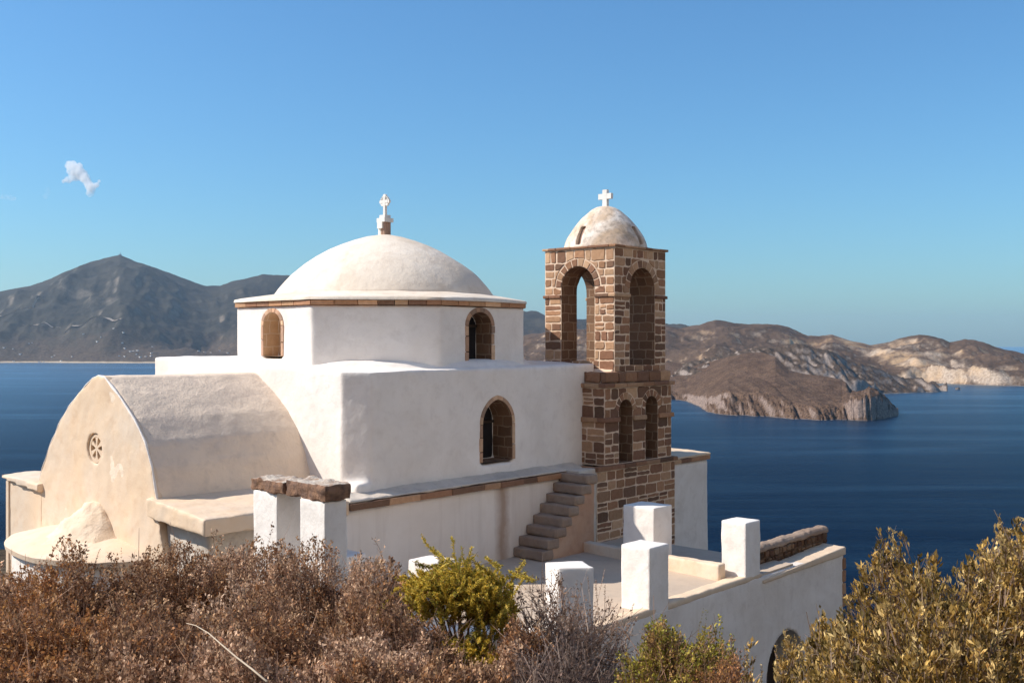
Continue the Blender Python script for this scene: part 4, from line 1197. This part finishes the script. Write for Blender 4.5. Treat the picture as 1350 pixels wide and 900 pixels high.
LUMP = [.50, .92]
def shrub(name, label, cat, x, y, rx, ry, h, ntw, pal, rng, group=None, twl=(.10, .24), leaf=(.016, .036), lw=.0076, nl=11, twpal=TWIG, spikes=0, up=.5, stemn=40, alt=None, tw=.0016, core=.55, zoff=0.0, spread=.55):
    zb = float(ground_z(x, y)) + zoff
    root = bpy.data.objects.new(name, None); col.objects.link(root); root.location = (x, y, zb); tag(root, label, cat, group)
    # twig ends through the crown: lumpy dome, denser to the surface
    n = ntw
    th = rng.uniform(0, 2*np.pi, n); cz = rng.uniform(-.05, 1, n)
    rr = core + (1-core)*rng.uniform(0, 1, n)**.55
    d = np.stack([np.sqrt(1-np.clip(cz, 0, 1)**2)*np.cos(th), np.sqrt(1-np.clip(cz, 0, 1)**2)*np.sin(th), cz], -1)
    lump = LUMP[0] + LUMP[1]*fbm(d[:, 0]*2.3 + x*3.1, d[:, 1]*2.3 + d[:, 2]*1.7 + y, 3, 5)
    E = d*np.array([rx, ry, h])*(rr*lump)[:, None]
    D = unit(d*np.array([1, 1, .8]) + np.array([0, 0, up]) + rng.normal(size=(n, 3))*.35)
    L = rng.uniform(twl[0], twl[1], n)
    S = E - D*L[:, None]
    Q = [ribbons(S, E, tw*1.5, tw*.7, rng)]; T = [tints(n, twpal, rng)]
    # side twiglets
    k = rng.integers(0, n, n*2); s = rng.uniform(.2, .9, n*2)
    P = S[k] + (E[k]-S[k])*s[:, None]; D2 = unit(D[k] + rng.normal(size=(n*2, 3))*.7); L2 = L[k]*rng.uniform(.2, .5, n*2)
    Q.append(ribbons(P, P + D2*L2[:, None], tw, tw*.5, rng)); T.append(tints(n*2, twpal, rng))
    # leaves / dry flower heads crowd the twig ends
    m = n*nl; k = rng.integers(0, n, m); s = rng.uniform(.15, 1.04, m)**.45
    side = rng.uniform(0, 1, m) < .5
    P = S[k] + (E[k]-S[k])*s[:, None]
    kk = rng.integers(0, n*2, m)
    P2 = (S[kk % n] + (E[kk % n]-S[kk % n])*.7)
    P = P + rng.normal(size=(m, 3))*.009
    Dl = unit(D[k] + rng.normal(size=(m, 3))*spread)
    cl = fbm(E[:, 0]*2.2 + 3*x, E[:, 1]*2.2 + E[:, 2]*2.0 + y, 3, 8)
    tn = tints(n, pal, rng, .75, 1.2)
    if alt is not None:
        w = smooth(.5, .62, cl)[:, None]; tn = tn*(1-w) + tints(n, alt, rng)*w
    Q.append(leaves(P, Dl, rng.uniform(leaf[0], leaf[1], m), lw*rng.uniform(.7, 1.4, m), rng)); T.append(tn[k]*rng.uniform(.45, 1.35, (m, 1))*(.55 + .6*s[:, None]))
    nb = int(n*.05); kb = rng.integers(0, n, nb)      # long bare twigs
    Pb = E[kb]*rng.uniform(.55, .95, (nb, 1)); Db = unit(D[kb] + rng.normal(size=(nb, 3))*.6); Lb = rng.uniform(.18, .42, nb)
    Q.append(ribbons(Pb, Pb + Db*Lb[:, None], tw*1.9, tw*.8, rng)); T.append(tints(nb, twpal, rng, .9, 1.7))
    if spikes:      # erect dry flower spikes
        th = rng.uniform(0, 2*np.pi, spikes); r_ = np.sqrt(rng.uniform(0, 1, spikes))*.9
        B = np.stack([r_*np.cos(th)*rx, r_*np.sin(th)*ry, h*np.sqrt(np.clip(1-r_**2, 0, 1))*.85], -1)
        U_ = unit(np.stack([rng.normal(size=spikes)*.18, rng.normal(size=spikes)*.18, np.ones(spikes)], -1)); Ls = rng.uniform(.12, .34, spikes)
        Q.append(ribbons(B, B + U_*Ls[:, None], .0022, .0012, rng)); T.append(tints(spikes, twpal, rng))
        k = rng.integers(0, spikes, spikes*30); s = rng.uniform(.45, 1, spikes*30)
        P = B[k] + U_[k]*(Ls[k]*s)[:, None]
        Q.append(leaves(P, unit(rng.normal(size=P.shape) + U_[k]), rng.uniform(.008, .018, len(P)), .003, rng)); T.append(tints(len(P), pal, rng, .7, 1.1))
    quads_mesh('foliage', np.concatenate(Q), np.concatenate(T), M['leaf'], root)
    tips = (E[rng.integers(0, n, stemn)])*.85
    stems_mesh(root, np.array([0, 0, -.05]), tips, .011, rng, M['leaf'])
    return root
#PART4
def at(px, Y): return (px-CX)/F*Y
BS = 'dry brown shrubs covering the slope below the church'
rg = np.random.default_rng(101)
# px, distance, half width, depth, canopy top y
def canopy_h(px, Y, py): return (H-py)/F*Y - float(ground_z(at(px, Y), Y))
brown = [
    (-30, 9.6, .95, .8, 752, 'dry brown shrub at the far left, sparse dark seed heads against the white apse wall'),
    (95, 9.2, .85, .8, 742, 'dry brown shrub below the mound of the apse, with thin erect flower spikes'),
    (200, 9.4, .85, .8, 733, 'dry brown shrub below the right foot of the cream apse front'),
    (300, 9.6, .75, .7, 712, 'tallest dry brown shrub, in front of the terrace slab and left of the double pillar'),
    (395, 9.3, .72, .7, 733, 'dry brown shrub hiding the foot of the stone capped double pillar'),
    (478, 9.0, .62, .7, 752, 'dry pinkish brown shrub with tall upright spikes left of the green bush'),
    (40, 7.6, .9, .7, 800, 'low rusty orange brown shrub in the lower left of the row'),
    (175, 7.3, .85, .7, 795, 'dry brown shrub in the near row beneath the apse'),
    (330, 7.3, .85, .7, 785, 'dry brown shrub in the near row crossed by the bleached dead branch'),
    (470, 7.2, .75, .7, 790, 'near row dry brown shrub left of the green bush, dense with pale seed heads'),
    (20, 6.1, .8, .6, 856, 'rusty dry shrub in the bottom left corner'),
    (180, 6.0, .8, .6, 850, 'dark brown dry shrub at the bottom edge left of the dead branch'),
    (340, 6.0, .75, .6, 852, 'dry brown shrub at the bottom edge around the foot of the dead branch'),
    (490, 6.0, .7, .6, 846, 'dry brown shrub at the bottom edge directly left of the green bush'),
    (600, 6.0, .6, .6, 886, 'dark dry shrub at the bottom edge below the green bush'),
    (545, 7.1, .42, .5, 828, 'small dry shrub tucked against the left foot of the green bush'),
    (690, 7.3, .36, .4, 842, 'small dry shrub against the right foot of the green bush, beside bare twigs'),
]
for i, (px, Y, rx, ry, py, lab) in enumerate(brown):
    h = canopy_h(px, Y, py)/.97
    rust = i in (0, 6, 10)
    shrub('dry_shrub', lab, 'shrub', at(px, Y), Y, rx, ry, h, 4300 if Y > 8 else 3900, (RUST + BROWN if rust else BROWN), rg, BS, spikes=(26 if i in (1, 2, 5) else 8), alt=(RUST if i in (1, 2, 6, 7, 10) else [(.70, .48, .32), (.58, .38, .25)]), nl=9)
# bare grey twigs right of the green bush
shrub('bare_shrub', 'nearly leafless grey brown twiggy shrub in front of the short turned pillar', 'shrub', at(745, 8.0), 8.0, .62, .6, canopy_h(745, 8.0, 762), 2300, [(.40, .26, .18), (.30, .19, .13)], rg, None, twl=(.16, .42), nl=3, tw=.0022, spikes=36, twpal=[(.42, .29, .22), (.30, .20, .155), (.52, .38, .29)], core=.3)
shrub('bare_shrub', 'dark bare twiggy shrub at the bottom edge under the short pillar', 'shrub', at(750, 6.3), 6.3, .55, .5, canopy_h(750, 6.3, 838), 2600, [(.16, .10, .075), (.13, .085, .065)], rg, None, twl=(.14, .36), nl=3, tw=.002, spikes=10, twpal=[(.24, .165, .135), (.17, .12, .10), (.28, .21, .17)], core=.3)
# yellow-green shrub under the parapet
shrub('green_shrub', 'small leafy yellow green shrub below the parapet at the bottom of the picture', 'shrub', at(890, 7.4), 7.4, .46, .45, canopy_h(890, 7.4, 830), 3200, YELLOWG, rg, None, leaf=(.018, .032), lw=.007, nl=9, spikes=12)
shrub('green_shrub', 'low reddish and green shrub beside the yellow green one, left of the olive bush', 'shrub', at(948, 7.0), 7.0, .30, .4, canopy_h(948, 7.0, 868), 1800, YELLOWG + RUST, rg, None, leaf=(.014, .026), lw=.005, nl=8, spikes=14, alt=RUST)
# feathery green bush in the middle
def feathery():
    r = np.random.default_rng(5)
    Y = 7.9; x0 = at(618, Y); zb = float(ground_z(x0, Y))
    root = bpy.data.objects.new('green_bush', None); col.objects.link(root); root.location = (x0, Y, zb)
    tag(root, 'feathery bright yellow green bush rising from the dry shrubs in the middle foreground', 'bush')
    tips = []
    for px, py, dy in [(556, 706, .1), (596, 708, 0), (572, 722, .1), (640, 734, 0), (655, 748, .1), (672, 752, 0), (690, 762, -.1), (622, 722, 0), (606, 735, -.2), (585, 745, -.2), (540, 752, 0), (520, 762, .1), (560, 760, -.3), (640, 762, -.2), (660, 785, -.2), (668, 805, -.2), (630, 800, -.35), (600, 795, -.35), (520, 775, -.1), (545, 780, -.3), (612, 760, -.3), (650, 815, -.3), (590, 850, -.5), (630, 845, -.5), (610, 870, -.55), (650, 865, -.5), (570, 865, -.5), (680, 812, -.15), (626, 740, .15), (608, 722, .15)]:
        yy = Y + dy; tips.append((at(px, yy)-x0, dy, (H-py)/F*yy - zb))
    T0 = np.array(tips); Q, T = [], []
    jobs = [(t, .34) for t in T0]
    for cx_, cy_, cz_, rx_, ry_, rz_, n_ in ((at(598, Y)-x0, .0, (H-772)/F*Y - zb, .43, .36, .19, 230), (at(655, Y)-x0, -.1, (H-800)/F*Y - zb, .17, .25, .15, 40), (at(612, Y)-x0, -.35, (H-862)/F*Y - zb, .36, .30, .28, 220)):
        d = unit(r.normal(size=(n_, 3))); d[:, 2] = np.abs(d[:, 2])*.9 - .15
        e = np.array([cx_, cy_, cz_]) + d*np.array([rx_, ry_, rz_])*r.uniform(.75, 1.1, (n_, 1))
        jobs += [(q, .26) for q in e]
    for t, ln in jobs:
        out_ = np.array([t[0]*.9, t[1]*.9 - .05, .32]); dr = unit(out_ + r.normal(size=3)*.22)
        b = t - dr*ln*r.uniform(.8, 1.2)
        n = 7; pts = np.array([b + (t-b)*s + np.array([0, 0, -.025*math.sin(s*math.pi)]) + r.normal(size=3)*.004 for s in np.linspace(0, 1, n)])
        Q.append(ribbons(pts[:-1], pts[1:], .003, .002, r)); T.append(tints(n-1, [(.16, .11, .05)], r))
        m = 260; s = r.uniform(.05, 1, m)*(n-1)*.9999; i = s.astype(int); f = (s-i)[:, None]
        P = pts[i]*(1-f) + pts[i+1]*f; ax = unit(pts[i+1]-pts[i])
        D = unit(ax*1.0 + unit(r.normal(size=(m, 3)))*.95)
        L = r.uniform(.022, .046, m)*(1.15 - .55*(s/(n-1)))
        pal = GREEN if r.uniform() < .8 else YELLOWG
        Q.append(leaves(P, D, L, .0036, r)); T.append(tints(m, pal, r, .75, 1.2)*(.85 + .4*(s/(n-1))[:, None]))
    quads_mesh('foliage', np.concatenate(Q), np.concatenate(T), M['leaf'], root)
    stems_mesh(root, np.array([0, 0, -.05]), np.array([q for q, _ in jobs[::6]])*.85, .012, r, M['leaf'])
feathery()
# olive leaved bush on the right: several clumps of one spreading shrub each
LUMP[:] = [.70, .55]
def olive(px, Y, rx, ry, py, ntw, lab, seed):
    r = np.random.default_rng(seed)
    h = canopy_h(px, Y, py)
    return shrub('olive_bush', lab, 'bush', at(px, Y), Y, rx, ry, h, ntw, OLIVE, r, None, twl=(.08, .18), leaf=(.022, .040), lw=.0050, nl=15, tw=.0022, up=1.2, spread=.42, spikes=7, stemn=60, twpal=[(.26, .17, .12), (.33, .24, .17)], core=.5)
olive(1345, 4.9, .66, .6, 632, 4600, 'tall olive brown leafy bush at the right edge, reaching highest against the sea', 1)
olive(1215, 5.0, .48, .5, 690, 3600, 'olive brown bush in the middle of the right group, dead stalks against the sea', 2)
olive(1105, 5.2, .29, .35, 815, 1500, 'low olive brown bush in front of the dark arch of the retaining wall', 3)
olive(1260, 4.2, .55, .45, 770, 3000, 'olive brown leafy bush at the bottom edge in the right hand group', 4)
olive(1110, 4.4, .3, .35, 850, 1400, 'small olive bush at the bottom edge under the arch', 6)
olive(985, 5.4, .09, .1, 850, 130, 'thin olive sprig standing alone at the bottom edge left of the arch', 7)
olive(1042, 5.6, .16, .2, 846, 420, 'small olive sprigs growing right in front of the dark arch', 8)
# dead stalks and a bleached branch
def tube(name, pts, r0, r1, mat, label=None, cat=None, group=None, sides=6):
    V, Fc = [], []
    P = [Vector(p) for p in pts]; n = len(P)
    for i, p in enumerate(P):
        d = (P[min(i+1, n-1)] - P[max(i-1, 0)]).normalized(); a = d.orthogonal().normalized(); b = d.cross(a); r = r0 + (r1-r0)*i/(n-1)
        for k in range(sides):
            t = 2*math.pi*k/sides; V.append(p + (a*math.cos(t) + b*math.sin(t))*r)
    for i in range(n-1):
        for k in range(sides): Fc.append((i*sides+k, i*sides+(k+1) % sides, (i+1)*sides+(k+1) % sides, (i+1)*sides+k))
    Fc.append(tuple(range(sides-1, -1, -1))); Fc.append(tuple((n-1)*sides+k for k in range(sides)))
    o = mesh(name, V, Fc, mat, smooth=True)
    if label: tag(o, label, cat, group)
    return o
def W3(px, py, Y): return ((px-CX)/F*Y, Y, (H-py)/F*Y)
tube('dead_branch', [W3(352, 898, 5.15), W3(333, 882, 5.3), W3(312, 866, 5.4), W3(292, 849, 5.55), W3(275, 834, 5.7), W3(258, 824, 5.85), W3(246, 821, 5.95)], .0058, .002, M['deadwood'], 'bleached dead branch lying across the dry brown shrubs at lower left', 'branch')

# ================================================================== CLOUDS
def cloud_mat(dens, lo, hi):
    m = bpy.data.materials.new('cloud vapour'); m.use_nodes = True; nt = m.node_tree
    for n in list(nt.nodes): nt.nodes.remove(n)
    out = nt.nodes.new('ShaderNodeOutputMaterial'); pv = nt.nodes.new('ShaderNodeVolumePrincipled')
    pv.inputs['Color'].default_value = (1, 1, 1, 1); pv.inputs['Anisotropy'].default_value = 0.0
    v = coords(nt, 'Object'); n1 = noise_tex(nt, v, 1/95, 7, .7, .4)
    d = math_n(nt, 'MULTIPLY', ramp(nt, n1, [(lo, 0.0), (hi, 1.0)]), dens)
    nt.links.new(d, pv.inputs['Density']); nt.links.new(pv.outputs[0], out.inputs['Volume'])
    return m
def cloud(blobs, Y, label, dens, lo, hi, seed):
    bm = bmesh.new()
    for px, py, r, dy in blobs:
        c = Vector(W3(px, py, Y + dy)); R = r/F*Y
        res = bmesh.ops.create_icosphere(bm, subdivisions=3, radius=R)
        for v in res['verts']:
            p = v.co/R; n = noise.noise(p*1.6 + Vector((seed+px, py, 0))) + .6*noise.noise(p*4 + Vector((px, seed, py)))
            v.co = v.co*(1 + .4*n) + c
    me = bpy.data.meshes.new('cloud'); bm.to_mesh(me); bm.free()
    cx = sum((v.co for v in me.vertices), Vector())/len(me.vertices)
    for v in me.vertices: v.co -= cx
    o = link_mesh('cloud', me, None, [cloud_mat(dens, lo, hi)]); o.location = cx
    rm = o.modifiers.new('union', 'REMESH'); rm.mode = 'VOXEL'; rm.voxel_size = 16
    dg = bpy.context.evaluated_depsgraph_get(); dg.update()
    res = bpy.data.meshes.new_from_object(o.evaluated_get(dg), depsgraph=dg); o.modifiers.clear(); o.data = res
    tag(o, label, 'cloud')
    return o
CLOUDS = True
if CLOUDS:
    cloud([(96, 222, 9, 0), (92, 218, 6, 40), (102, 224, 9, -60), (98, 232, 7, 60), (90, 237, 5, 60), (84, 239, 3, 100), (107, 230, 8, -130), (112, 235, 7, -220), (115, 240, 6, -300), (117, 244, 6, -370), (120, 249, 6, -420), (119, 255, 5, -430), (122, 246, 5, -460), (127, 244, 4, -520), (131, 239, 2.5, -560)], 15000, 'small bright white cloud with a ragged tail in the blue sky at the left', .020, .36, .58, 1)
    cloud([(2, 259, 4, 0), (8, 260, 4, 40), (14, 261, 4, 0), (19, 262, 3, 0), (-6, 259, 4, 0)], 15000, 'faint flat wisp of cloud at the left edge of the sky', .004, .4, .62, 2)
    cloud([(62, 250, 4, 0), (64, 254, 4, 20), (60, 259, 4, 0)], 15000, 'barely visible wisp of cloud below the small bright cloud', .002, .4, .62, 3)

# ================================================================== UNSEEN HILLSIDE ADDED TO BOUNCE SUNLIGHT
hx = np.linspace(-70, 150, 130); hy = np.linspace(-130, 70, 120)
HX, HY = np.meshgrid(hx, hy, indexing='ij')
d1 = -HY - 8; d2 = (HX - .66*HY - 9)/1.2 - 3.0*np.clip(HY - 2, 0, 99)                      # behind the viewpoint, and to its right outside the view
dd = np.clip(np.maximum(d1, d2) , -20, 200)
HZ = -2.2 + 1.12*np.minimum(dd, 75) - .6*np.clip(-HX-22, 0, 99) + (fbm(HX/9, HY/9, 5, 44)-.5)*5*smooth(0, 12, dd)
HZ = np.where(dd < 0, -2.2 + 2.0*dd, HZ)
M['hillside'] = land_mat('light bouncing hillside', (.54, .47, .40), (.61, .54, .46), (.66, .60, .53), (.58, .52, .45), 1.6, (.45, .65), None, None, .4, .25)  # pale tones raised to strengthen the bounce
bounce_hill = grid_mesh('hillside', HX, HY, HZ, M['hillside']); bounce_hill['kind'] = 'structure'  # added out of view to throw warm sunlight onto the shaded walls

# ================================================================== AIR
HAZE = 1.6e-5
if HAZE > 0:
    hz = bpy.data.materials.new('sea haze'); hz.use_nodes = True; nt = hz.node_tree
    for n in list(nt.nodes): nt.nodes.remove(n)
    out = nt.nodes.new('ShaderNodeOutputMaterial'); pv = nt.nodes.new('ShaderNodeVolumePrincipled')
    pv.inputs['Color'].default_value = (.66, .84, 1.0, 1); pv.inputs['Density'].default_value = HAZE; pv.inputs['Anisotropy'].default_value = .35
    nt.links.new(pv.outputs[0], out.inputs['Volume'])
    s = 45500.0; z0, z1 = SEA-12, 1120.0
    V = [(-s, -s, z0), (s, -s, z0), (s, s, z0), (-s, s, z0), (-s, -s, z1), (s, -s, z1), (s, s, z1), (-s, s, z1)]
    o = mesh('haze', V, [(3, 2, 1, 0), (4, 5, 6, 7), (0, 1, 5, 4), (1, 2, 6, 5), (2, 3, 7, 6), (3, 0, 4, 7)], [hz]); o['kind'] = 'stuff'

# ================================================================== LIGHT, SKY, CAMERA
EL = math.radians(41.0)
su, sv = -.690, .724
sx, sy = su*UX + sv*VX, su*UY + sv*VY                     # horizontal direction towards the sun
l = math.hypot(sx, sy); sx, sy = sx/l, sy/l
sun_dir = Vector((sx*math.cos(EL), sy*math.cos(EL), math.sin(EL)))
L = bpy.data.lights.new('sun', 'SUN'); L.energy = 3.95; L.angle = math.radians(.53); L.color = (1.0, .92, .82)
so = bpy.data.objects.new('sun', L); col.objects.link(so); so.rotation_euler = sun_dir.to_track_quat('Z', 'Y').to_euler(); so.location = (0, -20, 60)
w = bpy.data.worlds.new('World'); scene.world = w; w.use_nodes = True
nt = w.node_tree; bg = nt.nodes['Background']
sky = nt.nodes.new('ShaderNodeTexSky'); sky.sky_type = 'NISHITA'; sky.sun_disc = False
sky.sun_elevation = EL; sky.sun_rotation = math.atan2(sx, sy)
sky.altitude = 2000; sky.air_density = 1.6; sky.dust_density = 3.0; sky.ozone_density = 5.0
def skymul(src, c):
    n = nt.nodes.new('ShaderNodeMix'); n.data_type = 'RGBA'; n.blend_type = 'MULTIPLY'; n.inputs[0].default_value = 1
    n.inputs[7].default_value = (*c, 1); nt.links.new(src, n.inputs[6]); return n.outputs[2]
EXPO = .62; SKY = .108
nt.links.new(skymul(sky.outputs[0], (.475, .74, .90)), bg.inputs[0])
bg.inputs[1].default_value = SKY

cam = bpy.data.cameras.new('camera'); co = bpy.data.objects.new('camera', cam); col.objects.link(co)
cam.sensor_width = 36; cam.lens = F/1350*36; cam.clip_start = .05; cam.clip_end = 250000
cam.shift_y = (450-H)/1350*-1
co.location = (0, 0, 0); co.rotation_euler = (math.pi/2, 0, 0)
scene.camera = co
scene.view_settings.view_transform = 'Standard'; scene.view_settings.look = 'None'; scene.view_settings.exposure = EXPO; scene.view_settings.gamma = 1
scene.view_settings.use_curve_mapping = False
scene.cycles.volume_bounces = 12
